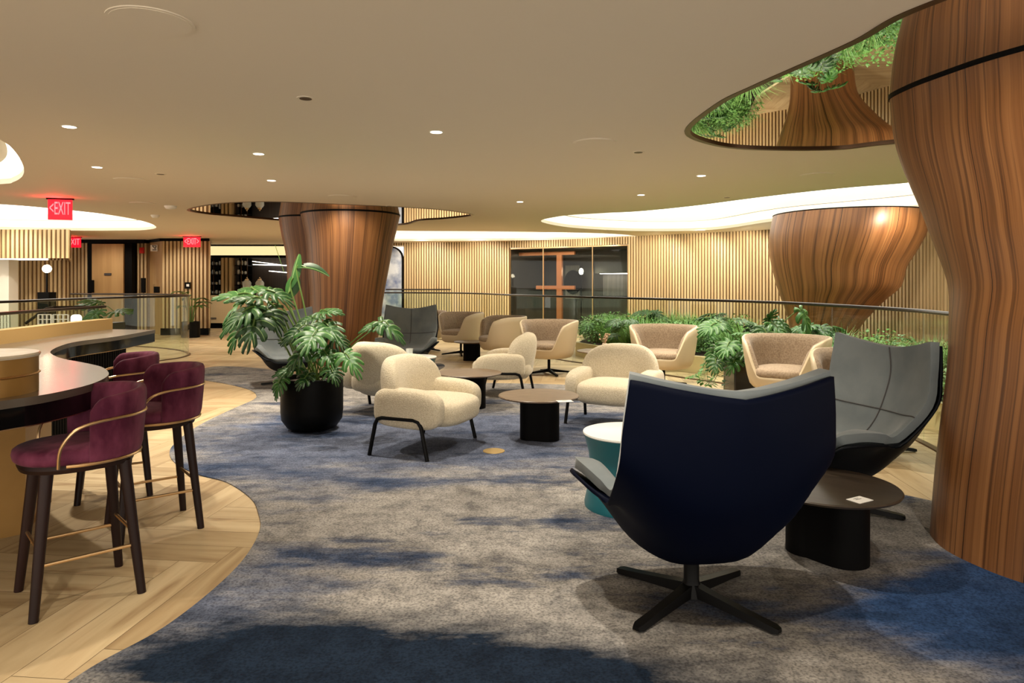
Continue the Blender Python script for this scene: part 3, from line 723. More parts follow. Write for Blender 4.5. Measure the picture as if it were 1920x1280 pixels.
# ================================================================= PLANTING BED
bed = [(1.2, 12.9), (1.5, 12.2), (2.05, 11.4), (2.75, 10.5), (3.4, 9.6), (3.85, 8.5), (3.95, 7.2), (4.0, 6.0), (4.05, 4.9)]
bp = [(p.x, p.y) for p in cat([(x, y, 0) for x, y in bed], 6)]
poly = bp+[(5.6, 4.9), (5.7, 7.5), (5.2, 9.8), (4.7, 11.2), (4.6, 12.6), (4.9, 14.0), (4.2, 15.2), (3.1, 16.1), (2.3, 16.4), (1.7, 14.8)]
t = thing('planting_bed', 'low cream curbed planting bed beyond the glass railing', 'planting bed')
MB().prism(poly, 0, .26, bottom=False).build('curb', M['curb'], t, ang=30)
MB().poly(offset(poly, .07), .268).build('soil', M['soil'], t, smooth=False)
def grass_mesh(n, h, spread):
    mb = MB()
    for i in range(n):
        a = random.uniform(0, 2*PI); r = random.uniform(0, spread*.4); l = h*random.uniform(.6, 1); be = random.uniform(.2, .8)*h
        x0, y0 = r*math.cos(a), r*math.sin(a); dx, dy = math.cos(a+random.uniform(-.5, .5)), math.sin(a+random.uniform(-.5, .5)); w_ = .008
        L_, R_ = [], []
        for k in range(5):
            s = k/4; px_, py_, pz = x0+dx*be*s*s, y0+dy*be*s*s, l*(s-.35*s**3*(be/h)); ww = w_*(1-s*.95)
            L_.append((px_-dy*ww, py_+dx*ww, pz)); R_.append((px_+dy*ww, py_-dx*ww, pz))
        mb.grid([L_, R_])
    return mb
def shrub_mesh(n, h, spread, ls=.05):
    mb = MB()
    for i in range(n):
        a = random.uniform(0, 2*PI); r = spread*math.sqrt(random.random()); z = h*random.uniform(.15, 1)*(1-.5*(r/spread)**2)
        c = Vector((r*math.cos(a), r*math.sin(a), z)); d_ = Vector((math.cos(a+random.uniform(-1, 1)), math.sin(a+random.uniform(-1, 1)), random.uniform(-.4, .6))).normalized()
        s_ = d_.cross(Vector((0, 0, 1))).normalized(); u_ = s_.cross(d_); l = ls*random.uniform(.7, 1.3)
        mb.grid([[c-s_*.01*l+d_*0, c+d_*l*.5-s_*l*.35+u_*.01, c+d_*l*1.2], [c+s_*.01*l, c+d_*l*.5+s_*l*.35+u_*.01, c+d_*l*1.2+s_*.001]])
    return mb
g0 = grass_mesh(150, .52, .5).build('grass_tuft', M['grass']); g0.location = (2.2, 11.9, .26)
tag(g0, 'arching green grass tuft growing in the planting bed', 'grass', 'grass tufts in the planting bed')
b0 = shrub_mesh(420, .42, .36).build('leafy_shrub', M['shrub']); b0.location = (1.6, 12.6, .26)
tag(b0, 'low leafy green shrub growing in the planting bed', 'shrub', 'leafy shrubs in the planting bed')
def inside(p, poly_):
    c = False; n = len(poly_)
    for i in range(n):
        (x1, y1), (x2, y2) = poly_[i], poly_[i-1]
        if (y1 > p[1]) != (y2 > p[1]) and p[0] < (x2-x1)*(p[1]-y1)/(y2-y1)+x1: c = not c
    return c
inner = offset(poly, .22); cnt = 0; placed = []
tries = 0
while cnt < 130 and tries < 6000:
    tries += 1
    p = (random.uniform(.5, 5.6), random.uniform(5.0, 17.2))
    if not inside(p, inner) or math.dist(p, (5.5, 11.8)) < 1.6 or any(math.dist(p, q) < .3 for q in placed): continue
    placed.append(p); src = g0 if random.random() < .45 else b0; o = src.copy(); C.objects.link(o)
    o.location = (p[0], p[1], .26); o.rotation_euler = (0, 0, random.uniform(0, 6.28)); s_ = random.uniform(.8, 1.35); o.scale = (s_, s_, s_*random.uniform(.8, 1.1)); cnt += 1
# ================================================================= BAR
edge_px = [(291, 618), (223, 630), (146, 640), (114, 648), (95, 658), (101, 666), (122, 673), (154, 679), (189, 687), (203, 697), (201, 705), (183, 715), (150, 725.5), (81, 740), (0, 752)]
ZC = .90
edge = [P(px, py, F*(H-ZC)/(py-HY)) for px, py in edge_px]
edge = [(p.x, p.y) for p in edge]+[(-2.2, 2.45), (-2.6, 2.15)]
es = [(p.x, p.y) for p in cat([(x, y, 0) for x, y in edge], 6)]
back = [(-4.13, 7.06), (-4.08, 6.2), (-3.97, 5.25), (-3.9, 4.3), (-3.95, 3.2), (-4.1, 2.15)]
bs = [(p.x, p.y) for p in cat([(x, y, 0) for x, y in back], 4)]
ctr_poly = es+bs[::-1]
bar = thing('bar_counter', 'curved bar counter with glossy stone top and black front at left', 'bar counter')
MB().prism(ctr_poly, ZC-.035, ZC).build('countertop', M['counter'], bar, ang=30)
def strip(path, z0, z1, th, mtl, nm, parent, inward=-1, off=0):
    n = len(path); a = []; b = []
    for i, p in enumerate(path):
        q0 = Vector(path[max(i-1, 0)]); q1 = Vector(path[min(i+1, n-1)]); d_ = (q1-q0).normalized(); nn = Vector((d_.y, -d_.x))*inward
        a.append(Vector(p)+nn*off); b.append(Vector(p)+nn*(off+th))
    mb = MB(); mb.grid([[(*p, z0) for p in a], [(*p, z1) for p in a], [(*p, z1) for p in b], [(*p, z0) for p in b]], cv=True)
    mb.cap([(*a[0], z0), (*b[0], z0), (*b[0], z1), (*a[0], z1)]); mb.cap([(*a[-1], z0), (*b[-1], z0), (*b[-1], z1), (*a[-1], z1)], flip=True)
    return mb.build(nm, mtl, parent, ang=40)
strip(es, ZC-.12, ZC-.036, .03, M['gloss_black'], 'fascia', bar, inward=1, off=.004)
strip(es, ZC-.128, ZC-.121, .02, M['gold'], 'fascia_line', bar, inward=1, off=.02)
# fluted black front, set back under the top
mb = MB(); n = len(es)
basep = []
for i, p in enumerate(es):
    q0 = Vector(es[max(i-1, 0)]); q1 = Vector(es[min(i+1, n-1)]); d_ = (q1-q0).normalized(); nn = Vector((d_.y, -d_.x)); basep.append(Vector(p)+nn*.3)
bodyp = [p for p in basep if p.y > 4.3]
for a, b in zip(bodyp, bodyp[1:]):
    for k in range(3):
        c = a.lerp(b, k/3); mb.tube([(c.x, c.y, 0), (c.x, c.y, ZC-.13)], .02, 6)
mb.build('fluted_front', M['black'], bar)
strip([tuple(p) for p in bodyp], 0, ZC-.036, .05, M['gloss_black'], 'body', bar, inward=1, off=0)
# brass coloured panel block under the counter in the left foreground, black recess above it
q = [(-2.68, 3.76), (-2.9, 4.3), (-4.1, 4.3), (-4.1, 3.45), (-2.78, 3.66)]
MB().prism(q, 0, .61).build('brass_panel', M['barfront'], bar, smooth=False)
MB().prism([(lerp(x, -3.4, .04), lerp(y, 3.95, .04)) for x, y in q], .611, ZC-.036).build('recess', M['black'], bar, smooth=False)
strip(bs, ZC, 1.01, .12, M['barwood'], 'upstand', bar, inward=1)
strip(bs, 0, ZC, .12, M['barwood'], 'back_panel', bar, inward=1)
strip([(p[0]-.06, p[1]) for p in bs], 1.01, 1.125, .01, M['glass'], 'glass_screen', bar, inward=1)
MB().tube([(p[0]-.065, p[1]-.02, 1.135) for p in bs], .014, 8).build('screen_rail', M['handrail'], bar)
# round marble topped tower on the counter
t = thing('service_tower', 'round brass drum with marble top standing on the bar counter', 'stand', (-2.36, 2.95, ZC))
MB().lathe([(.26, 0), (.26, .075)], 40).build('lower_drum', M['barfront'], t)
MB().lathe([(.262, .075), (.268, .08), (.262, .085)], 40).build('brass_band', M['gold'], t)
MB().lathe([(.26, .085), (.26, .155)], 40).build('upper_drum', M['barfront'], t)
MB().lathe([(.265, .156), (.268, .165), (.262, .172)], 40).build('marble_top', M['marble'], t)
# lattice screens and lantern behind the bar
def lattice(px0, px1, Y, z1, label):
    a = P(px0, 600, Y).x; b = P(px1, 600, Y).x; mb = MB(); nx = max(3, int((b-a)/.05)); nz = int(z1/.06)
    for i in range(nx+1): x = lerp(a, b, i/nx); mb.box((x-.006, Y-.01, 0), (x+.006, Y+.01, z1))
    for i in range(nz+1): z = z1*i/nz; mb.box((a, Y-.008, z-.005), (b, Y+.008, z+.005))
    tag(mb.build('lattice_screen', M['white'], smooth=False), label, 'screen')
lattice(0, 18, 9, .98, 'white lattice screen behind the bar at the picture edge')
lattice(72, 96, 8.6, .98, 'white lattice screen behind the bar, left of the lantern')
lattice(100, 128, 8.8, .97, 'white lattice screen beside the small lantern behind the bar')
t = thing('lantern', 'small glowing white lantern behind the bar glass', 'lantern', (*P(143, 600, 8.6).xy, 0))
MB().box((-.12, -.12, 0), (.12, .12, .86)).build('pedestal', M['white'], t, smooth=False)
MB().superell((0, 0, .92), (.06, .06, .06), .6, 1, 12, 8).build('bulb', M['lens'], t)
tag(MB().tube([P(48, 606, 9.4), P(86, 579, 9.4), P(100, 576, 9.6), P(178, 575, 10)], .02, 8).tube([P(86, 579, 9.4), (P(86, 579, 9.4).x, 9.4, 0)], .02, 8).tube([P(175, 575, 10), (P(175, 575, 10).x, 10, 0)], .02, 8).build('stair_handrail', M['handrail']), 'black stair handrail rising behind the bar', 'handrail')
# table lamp by the left wall
p = P(88, 560, 14.6); t = thing('floor_lamp', 'globe lamp on a black pole before the slatted wall', 'lamp', (p.x, 14.6, 0))
MB().box((-.12, -.12, 0), (.12, .12, 1.18)).build('plinth', M['black'], t, smooth=False); MB().tube([(0, 0, 1.18), (0, 0, 1.6)], .02).build('pole', M['black'], t)
MB().superell((0, 0, 1.68), (.085, .085, .085), 1, 1, 20, 12).build('globe', M['globe'], t)
tag(MB().box((-12.2, 15.6, 0), (-11.5, 15.9, 1.91)).build('white_pillar', M['cove'], smooth=False), 'white lit pillar under the slatted soffit at the left edge', 'pillar')
# ================================================================= FURNITURE
def half_to_full(rows): return [[(x, -y, z) for x, y, z in r[:0:-1]]+list(r) for r in rows]
def surf(ctrl, nv=5, nu=4):
    cols = [cat([r[k] for r in ctrl], nv) for k in range(len(ctrl[0]))]; out = []
    for i in range(len(cols[0])): out.append([tuple(p) for p in cat([c[i] for c in cols], nu)])
    return half_to_full(out)
Ed = [(-.35, .38, 1.042), (-.33, .40, .86), (-.29, .405, .70), (-.12, .385, .53), (-.02, .41, .545), (.10, .44, .565), (.22, .455, .57), (.31, .43, .55), (.36, .31, .425)]
def wing_parts(t, shellm):
    inn = [[(-.43, 0, .975), (-.415, .10, .985), (-.385, .24, 1.01), (-.36, .345, 1.035)], [(-.44, 0, .82), (-.41, .11, .82), (-.37, .25, .835), (-.335, .365, .855)], [(-.385, 0, .65), (-.36, .12, .655), (-.32, .25, .67), (-.295, .37, .695)],
           [(-.32, 0, .53), (-.29, .14, .53), (-.22, .27, .535), (-.14, .35, .54)], [(-.22, 0, .44), (-.20, .15, .435), (-.12, .28, .47), (-.04, .34, .54)], [(-.07, 0, .41), (-.06, .17, .41), (.0, .28, .45), (.08, .35, .56)],
           [(.12, 0, .415), (.12, .18, .415), (.14, .28, .44), (.19, .36, .565)], [(.27, 0, .425), (.27, .17, .425), (.28, .27, .435), (.30, .34, .52)], [(.37, 0, .40), (.37, .14, .40), (.365, .22, .40), (.362, .27, .41)]]
    out = [[(-.51, 0, .955), (-.49, .10, .967), (-.455, .24, .99), (-.42, .35, 1.012)], [(-.50, 0, .80), (-.485, .11, .80), (-.45, .25, .82), (-.405, .37, .85)], [(-.465, 0, .575), (-.45, .13, .585), (-.415, .27, .62), (-.372, .38, .67)],
           [(-.40, 0, .44), (-.38, .14, .445), (-.32, .28, .47), (-.22, .37, .51)], [(-.30, 0, .32), (-.28, .14, .325), (-.18, .27, .37), (-.06, .36, .47)], [(-.15, 0, .235), (-.13, .14, .24), (-.04, .26, .30), (.06, .36, .43)],
           [(.05, 0, .21), (.06, .13, .215), (.10, .25, .28), (.18, .37, .43)], [(.24, 0, .26), (.24, .13, .27), (.26, .24, .32), (.29, .36, .44)], [(.38, 0, .355), (.38, .14, .355), (.375, .22, .36), (.37, .28, .39)]]
    ri = surf([r+[e] for r, e in zip(inn, Ed)]); ro = surf([r+[(e[0]-.052, e[1]+.012, e[2]-.024) if i < 3 else (e[0], e[1]+.02, e[2]-.052)] for i, (r, e) in enumerate(zip(out, Ed))])
    up_o = MB().grid(ri).build('upholstery', M['grey_fabric'], t, ang=70, mods=[('SOLIDIFY', dict(thickness=.05, offset=1)), ('BEVEL', dict(width=.012, segments=3, limit_method='ANGLE', angle_limit=.9))])
    sh_o = MB().grid(ro, flip=True).build('shell', shellm, t, ang=70, mods=[('SOLIDIFY', dict(thickness=.014, offset=-1))])
    nc = len(ri[0]); mid = nc//2; k_ = 12
    up_ = Vector((.003, 0, .001))
    MB().tube([Vector(ri[i][mid])+up_ for i in range(0, k_+8)], .0035, 6).tube([Vector(ri[k_][j])+up_ for j in range(nc)], .0035, 6).build('seam', M['ink'], up_o)
    MB().tube([Vector(ro[10][j])-Vector((.008, 0, .001)) for j in range(2, nc-2)], .005, 6).build('shell_seam', shellm, sh_o)
def star_base(t, r, zc, hub_r=.035, rot=.0, mtl=None, thick=.024):
    mtl = mtl or M['blackmetal']
    MB().lathe([(hub_r*1.7, .03), (hub_r*1.4, .06), (hub_r, .09), (hub_r, zc)], 20).build('column', mtl, t)
    for k in range(4):
        a = rot+PI/4+k*PI/2; c, s_ = math.cos(a), math.sin(a); rows = []
        for q, w_, z0, z1 in ((0, 1.25, .035, .085), (.25, 1.1, .028, .068), (.7, 1.0, .014, .042), (.95, 1.05, .006, .03), (1.0, .7, .008, .024)):
            x = q*r; ww = thick*w_
            rows.append([(c*x-s_*ww, s_*x+c*ww, z0), (c*x-s_*ww*.8, s_*x+c*ww*.8, z1), (c*x+s_*ww*.8, s_*x-c*ww*.8, z1), (c*x+s_*ww, s_*x-c*ww, z0)])
        MB().grid(rows, cu=True).cap(rows[-1]).build('leg', mtl, t, ang=50)
def wing_chair(label, loc, deg, shellm, group=None, base_rot=0):
    t = thing('wing_chair', label, 'armchair', loc, math.radians(deg), group); wing_parts(t, shellm); star_base(t, .395, .225, .033, math.radians(base_rot)); return t
cA = P(1310, 1125, 2.95); chair_a = wing_chair('near swivel wing chair with navy shell seen from behind', (.775, 2.95, .007), 97, M['navy'], base_rot=-9)
chair_b = wing_chair('grey swivel wing chair with charcoal shell beside the near column', (1.92, 4.12, .007), 194, M['charcoal_shell'], base_rot=6)
dup(chair_b, (-1.56, 10.25, 0), math.radians(-88), 'grey swivel wing chair facing forward in front of the double column')
dup(chair_b, (-2.98, 9.1, .007), math.radians(-62), 'grey swivel wing chair half hidden behind the big monstera')
# ---- tub chairs
def hfun(a):                        # a: angle from the back, 0..pi
    d = math.degrees(a)
    if d < 84: return .80
    if d < 124: q = (d-84)/40; return lerp(.80, .735, q*q)
    if d < 152: q = (d-124)/28; return lerp(.735, .39, q*q*(3-2*q))
    return .39
def tub_chair(label, loc, deg, group):
    t = thing('tub_chair', label, 'armchair', loc, math.radians(deg), group); K = 80
    def pt(a, z, off=0, rip=0):
        q = max(0, (z-.25)/.55); r = .32+.125*q**.45-off+rip; r *= 1 if z > .27 else .96
        return (-math.cos(a)*r*.98, math.sin(a)*r*1.02, z)
    rows = [[(0, 0, .25)]*K]
    for f_ in (0, .03, .1, .25, .45, .65, .85, 1):
        rows.append([pt(a, lerp(.25, hfun(abs((a+PI) % (2*PI)-PI)), f_), .03 if f_ == 0 else 0) for a in (2*PI*j/K for j in range(K))])
    for dz, off in ((.012, .012), (.012, .028)): rows.append([pt(a, hfun(abs((a+PI) % (2*PI)-PI))+dz, off) for a in (2*PI*j/K for j in range(K))])
    MB().grid(rows, cu=True).build('outer_shell', M['cream_shell'], t, ang=60)
    def rip(a): 
        b_ = abs((a+PI) % (2*PI)-PI); return .006*math.sin(a*34+1.5*math.sin(a*7)) if b_ < 1.0 else .001*math.sin(a*30)
    rows = []
    for f_, off in ((1, .028), (1, .045), (.93, .075), (.8, .085), (.6, .08), (.3, .07), (.1, .07)):
        rows.append([pt(a, lerp(.36, hfun(abs((a+PI) % (2*PI)-PI))+(.012 if f_ == 1 else 0), f_), off, -rip(a)*(1 if .2 < f_ < .99 else .3)) for a in (2*PI*j/K for j in range(K))])
    MB().grid(rows, cu=True, flip=False).build('inner_upholstery', M['tan_fabric'], t, ang=60)
    MB().superell((.035, 0, .43), (.345, .315, .065), .55, .8, 40, 14).build('seat_cushion', M['tan_fabric'], t)
    star_base(t, .37, .26, .022, 0, thick=.017)
    return t
gt = 'tan tub chairs by the railing'
tub0 = tub_chair('tan tub chair facing left before the glazed dark room', (.56, 10.35, 0), -118, gt)
for (x, y, a, lb) in ((-1.78, 13.9, -70, 'tan tub chair mostly hidden behind the grey wing chair'), (-.98, 13.1, -128, 'farthest fully visible tan tub chair, right of the grey wing chair'),
                      (-.18, 11.6, -162, 'tan tub chair turned sideways showing its cream side'), (2.02, 9.1, -112, 'tan tub chair behind the cream boucle chair at centre right'),
                      (2.93, 7.3, -128, 'tan tub chair between the big planter and the grey wing chair'), (2.93, 5.6, -140, 'tan tub chair hidden behind the right grey wing chair, one leg showing')):
    dup(tub0, (x, y, 0), math.radians(a), lb, gt)
# ---- cream boucle chairs
def boucle_chair(label, loc, deg, group):
    t = thing('boucle_armchair', label, 'armchair', loc, math.radians(deg), group)
    Mb = Matrix.Rotation(math.radians(-11), 3, 'Y')
    def fb(p): p.x += .13*(p.y/.38)**2; p.y *= 1-.12*max(0, p.z/.28); return p
    MB().superell((-.235, 0, .485), (.115, .40, .285), .72, .72, 56, 26, Mb, fb).build('backrest', M['boucle'], t)
    MB().superell((.05, 0, .335), (.365, .315, .115), .5, .5, 48, 18).build('seat', M['boucle'], t)
    for s_ in (-1, 1):
        def fa(p, s_=s_): p.z -= .022*max(0, p.x/.3)**2*(1 if p.z > 0 else -.4); return p
        MB().superell((.035, s_*.345, .385), (.30, .088, .155), .5, .5, 44, 22, Matrix.Rotation(math.radians(2), 3, 'Y'), fa).build('armrest', M['boucle'], t)
        y = s_*.425; Cc = [(-.275, y*1.02, .007), (-.225, y, .26), (-.205, y, .298), (-.16, y, .312), (.12, y, .312), (.165, y, .298), (.19, y, .26), (.25, y*1.02, .007)]
        MB().tube(Cc, .0165, 8).build('leg_frame', M['blackmetal'], t)
    MB().tube([(-.16, -.42, .31), (-.16, -.3, .25), (-.16, .3, .25), (-.16, .42, .31)], .01, 6).tube([(.12, -.42, .31), (.12, -.3, .24), (.12, .3, .24), (.12, .42, .31)], .01, 6).build('cross_rods', M['blackmetal'], t)
    return t
gb = 'cream boucle armchairs on the carpet'
bc = boucle_chair('front cream boucle armchair right of the black planter', (-.72, 5.74, .0), -22, gb)
dup(bc, (-1.34, 7.3, 0), math.radians(62), 'cream boucle armchair seen from behind, directly behind the front one', gb)
dup(bc, (-.06, 8.45, 0), math.radians(172), 'cream boucle armchair in profile facing left at the centre', gb)
dup(bc, (1.02, 6.68, 0), math.radians(-118), 'cream boucle armchair behind the teal stool', gb)
# ---- coffee tables
def pedestal_pts(r=.1, dx=.075, k=20):
    return [(dx+r*1.05*math.cos(a), r*1.05*math.sin(a)-.015) for a in (-PI*.62+PI*1.24*i/k for i in range(k+1))]+[(-dx+r*.9*math.cos(a), r*.9*math.sin(a)+.015) for a in (PI*.45+PI*1.1*i/k for i in range(k+1))]
def coffee_table(label, loc, deg, top_m, z=.39, r=.355, group=None, sc=1):
    t = thing('coffee_table', label, 'table', loc, math.radians(deg), group)
    MB().lathe([(r-.03, z-.022), (r-.006, z-.016), (r, z-.006), (r-.006, z)], 56).build('tabletop', top_m, t)
    pp = pedestal_pts(); pp = [(x*sc, y*sc) for x, y in pp]
    MB().prism(pp, 0, z-.022).build('pedestal', M['black'], t)
    return t
tb = coffee_table('round grey oak coffee table in front with a card on it', (.235, 6.0, .007), 0, M['table'], group='grey oak coffee tables')
dup(tb, (-.47, 7.5, .007), math.radians(20), 'round grey oak coffee table behind the front boucle armchair')
dup(tb, (-.72, 12.1, 0), 0, 'round coffee table between the far tub chairs', scale=.88)
dup(tb, (1.30, 10.1, 0), 0, 'round coffee table holding the small vase', scale=.97)
coffee_table('dark round side table right of the navy wing chair', (1.575, 3.44, .007), -35, M['table_dark'], z=.36, r=.35, sc=1.15)
def card(label, x, y, z, rz, w_=.1, h_=.07):
    t = thing('table_card', label, 'card', (x, y, z), rz); MB().box((-w_/2, -h_/2, 0), (w_/2, h_/2, .002)).build('card', M['white'], t, smooth=False)
    mb = MB(); 
    for i in range(2): mb.box((-.02, .004+i*.012, .002), (.02-.006*i, .008+i*.012, .0024))
    mb.build('print', M['ink'], t, smooth=False)
p = P(1612, 937, F*(H-.367)/(937-HY)); card('white card lying on the dark side table', p.x, p.y, .367, .5)
p = P(1059, 752, F*(H-.397)/(752-HY)); card('white card lying on the front grey oak table', p.x, p.y, .397, .2, .13, .09)
p = P(1133, 655, 10.1); t = thing('vase', 'small cream vase of dried flowers on the far round table', 'vase', (1.36, 10.0, .378))
MB().lathe([(.035, 0), (.04, .01), (.04, .11), (.036, .115)], 16).build('vase_body', M['vase'], t)
mb = MB()
for i in range(14):
    a = random.uniform(0, 6.28); q = Vector((math.cos(a)*random.uniform(.02, .08), math.sin(a)*random.uniform(.02, .08), random.uniform(.16, .25))); mb.tube([(0, 0, .1), q], .002, 4); mb.superell(q, (.014, .014, .014), 1, 1, 8, 5)
mb.build('dried_flowers', M['flower'], t)
# ---- teal drums
def teal_stool(label, loc, group):
    t = thing('drum_table', label, 'side table', loc, 0, group)
    MB().lathe([(.27, 0), (.272, .02), (.25, .12), (.235, .22), (.245, .33), (.272, .43), (.278, .44)], 48).build('drum_body', M['teal'], t)
    MB().lathe([(.276, .44), (.281, .446), (.279, .455), (.27, .458)], 48).build('white_top', M['stool_top'], t)
    return t
ts = teal_stool('teal hourglass drum table with white top left of the navy chair', (.72, 4.22, .007), 'teal drum tables')
dup(ts, (-1.22, 8.5, .007), 0, 'teal drum table holding a glass in front of the grey wing chair')
tag(MB().lathe([(.035, 0), (.04, .01), (.045, .1), (.042, .1), (.036, .02)], 16, close=False).build('tumbler', glassy), 'short clear tumbler on the far teal drum table', 'glass').location = (-1.27, 8.45, .466)
tag(MB().lathe([(.09, 0), (.088, .004)], 28).build('floor_disc', M['disc']), 'round brass floor disc set in the carpet', 'floor outlet').location = (*G(926, 847), .0075)
# ---- bar stools
def bar_stool(label, loc, deg, group):
    t = thing('bar_stool', label, 'bar stool', loc, math.radians(deg), group)
    MB().superell((.015, 0, .645), (.235, .22, .045), .6, .85, 40, 14).build('seat', M['velvet'], t)
    MB().superell((.01, 0, .60), (.222, .208, .025), .4, .85, 40, 8).build('seat_frame', M['darkwood'], t)
    rows = []; K = 40; A = math.radians(92)
    for i in range(K+1):
        a = lerp(-A, A, i/K); e = abs(a)/A; hz = .912-.025*e**2-.05*max(0, (e-.85)/.15)**2; z0 = .615
        w_ = .05*math.sqrt(max(.05, 1-max(0, (e-.9)/.1)**2)); ring_ = []
        for j in range(16):
            b_ = 2*PI*j/16; c_, s_ = math.cos(b_), math.sin(b_); cx = math.copysign(abs(c_)**.7, c_); sz = math.copysign(abs(s_)**.35, s_)
            z = (z0+hz)/2+sz*(hz-z0)/2; r = .222+.022*((z-z0)/.3)+cx*w_/2
            ring_.append((-math.cos(a)*r, math.sin(a)*r, z))
        rows.append(ring_)
    MB().grid(rows, cu=True, flip=True).cap(rows[0], flip=False).cap(rows[-1], flip=True).build('backrest', M['velvet'], t, ang=60)
    for s_ in (-1, 1):
        pts = [(-math.cos(math.radians(q))*.262, s_*math.sin(math.radians(q))*.262, z) for q, z in ((0, .80), (25, .80), (50, .80), (72, .80))]
        pts += [(.0, s_*.275, .795), (.07, s_*.272, .77), (.115, s_*.25, .70), (.12, s_*.228, .615)]
        MB().tube(cat(pts, 4), .0068, 8).build('arm_rod', M['gold'], t)
    pts = [(-math.cos(math.radians(q))*.238, math.sin(math.radians(q))*.235, .617) for q in range(-112, 113, 8)]
    MB().tube(pts, .0075, 8).build('seat_band', M['gold'], t)
    L = {}
    for sx in (-1, 1):
        for sy in (-1, 1):
            a_, b_ = Vector((sx*.145, sy*.135, .59)), Vector((sx*.20, sy*.195, .0)); L[(sx, sy)] = (a_, b_)
            MB().tube([a_, b_], [.026, .0185], 12).build('leg', M['darkwood'], t)
    def on(k_, z): a_, b_ = L[k_]; return a_.lerp(b_, (.59-z)/.59)
    for k1, k2, z in (((-1, -1), (1, -1), .215), ((-1, 1), (1, 1), .215), ((1, -1), (1, 1), .27), ((-1, -1), (-1, 1), .27)):
        MB().tube([on(k1, z), on(k2, z)], .0075, 8).build('footrest', M['gold'], t)
    return t
gs = 'plum velvet bar stools'
st = bar_stool('nearest plum velvet bar stool at the left edge', (-1.93, 3.05, 0), -137, gs)
dup(st, (-2.03, 3.87, 0), math.radians(-141), 'middle plum velvet bar stool with its back to the carpet', gs)
dup(st, (-2.62, 4.5, 0), math.radians(-150), 'farthest plum velvet bar stool against the bar counter', gs)
# ================================================================= PLANTS
def monstera_mesh(L=.4, n=6, seed=0, droop=.25):
    rnd = random.Random(seed); mb = MB(); Q = 12
    for s_ in (1, -1):
        al = [math.radians(lerp(158, 12, (i/n)**.85)+rnd.uniform(-3, 3)) for i in range(n+1)]; al[-1] = math.radians(4)
        bs_ = [L*(.02+.62*(i/n)**1.15) for i in range(n+1)]
        ln = [L*(.34+.20*math.sin(PI*min(1, (i/n)*1.15+.12)))*rnd.uniform(.94, 1.04) for i in range(n+1)]; ln[-1] = L*.36; ln[0] = L*.30
        def edge(i, q):
            r = ln[i]*q; a = al[i]-.45*q*math.sin(al[i])
            x = bs_[i]+r*math.cos(a); y = r*math.sin(a); return Vector((x, y, 0))
        def shape(p):
            x, y = p.x, p.y
            z = -droop*max(0, x)**2/L-.75*y*y/L+.16*abs(y)-.25*max(0, -x)**2/L
            return (x, s_*y, z)
        for i in range(n):
            rows = []
            for j in range(Q+1):
                q = j/Q; g = 0 if q < .34 else (.17*((q-.34)/.3) if q < .64 else (.17+.02*((q-.64)/.2) if q < .84 else .19+.29*((q-.84)/.16)**2))
                a_, b_ = edge(i, q), edge(i+1, q); row = []
                if i == n-1 and False: g = 0
                bulge = 1+.10*math.sin(PI*q)
                for k in range(5):
                    w_ = g+(1-2*g)*k/4; p = a_.lerp(b_, w_)
                    p.z = 0; pp = Vector(shape(p)); pp.z += .018*L/.4*math.sin(PI*k/4)*min(1, q*2); row.append(pp)
                rows.append(row)
            k0 = len(mb.uv); mb.grid(rows, flip=(s_ < 0))
            for u in range(k0, len(mb.uv)): mb.uv[u] = [(c[0]*5/4, c[1]) for c in mb.uv[u]]
    for v in mb.v: v.x -= 0
    return mb
LM = [monstera_mesh(.4, 5+i % 3, i, .25+.1*i) for i in range(4)]
def place_leaf(parent, org, base_pt, axis, size, k, stem_from, matl=None, name='leaf', bend=.15, up=None, sr=.006):
    """org: world position of the plant, base_pt: world point where the stalk meets the leaf"""
    o = LEAVES[k % 4].copy(); o.data = LEAVES[k % 4].data; C.objects.link(o); o.name = name; o.parent = parent
    ax = Vector(axis).normalized(); u_ = Vector(up or (0, -.35, 1)); s_ = u_.cross(ax).normalized(); u_ = ax.cross(s_)
    Rm = Matrix((ax, s_, u_)).transposed().to_4x4()
    lp = Vector(base_pt)-Vector(org); o.matrix_local = Matrix.Translation(lp) @ Rm @ Matrix.Scale(size/.4, 4)
    a = Vector(stem_from); mid = a.lerp(lp, .55)+Vector((0, 0, bend)); mid.z = min(mid.z, max(lp.z, a.z)+.08)
    MB().tube(cat([a, mid, lp+Vector((0, 0, .0)), lp+ax*size*.3], 5), sr, 6).build('stem', M['stem'], parent)
LEAVES = []
for i, mb in enumerate(LM):
    o = mb.build('leaf', M['leaf'], ang=80); LEAVES.append(o)
def pot(t, r, h, mtl, sq=False):
    po = MB().lathe([(r*.55, 0), (r*.8, .03), (r*.97, .1), (r, .18), (r, h-.005), (r*.97, h), (r*.93, h), (r*.93, h-.05)] if not sq else [(r*.92, 0), (r, .01), (r, h), (r*.93, h), (r*.93, h-.05)], 10 if sq == 2 else 48).build('pot', mtl, t, ang=30 if sq else 40)
    MB().lathe([(r*.94, h-.07), (r*.93, h-.045)], 32).build('soil', M['soil'], po)
o1 = (-1.88, 6.42, .007); t = thing('monstera_plant', 'big monstera in a round-bottomed black planter on the carpet', 'potted plant', o1)
pot(t, .285, .49, M['planter'])
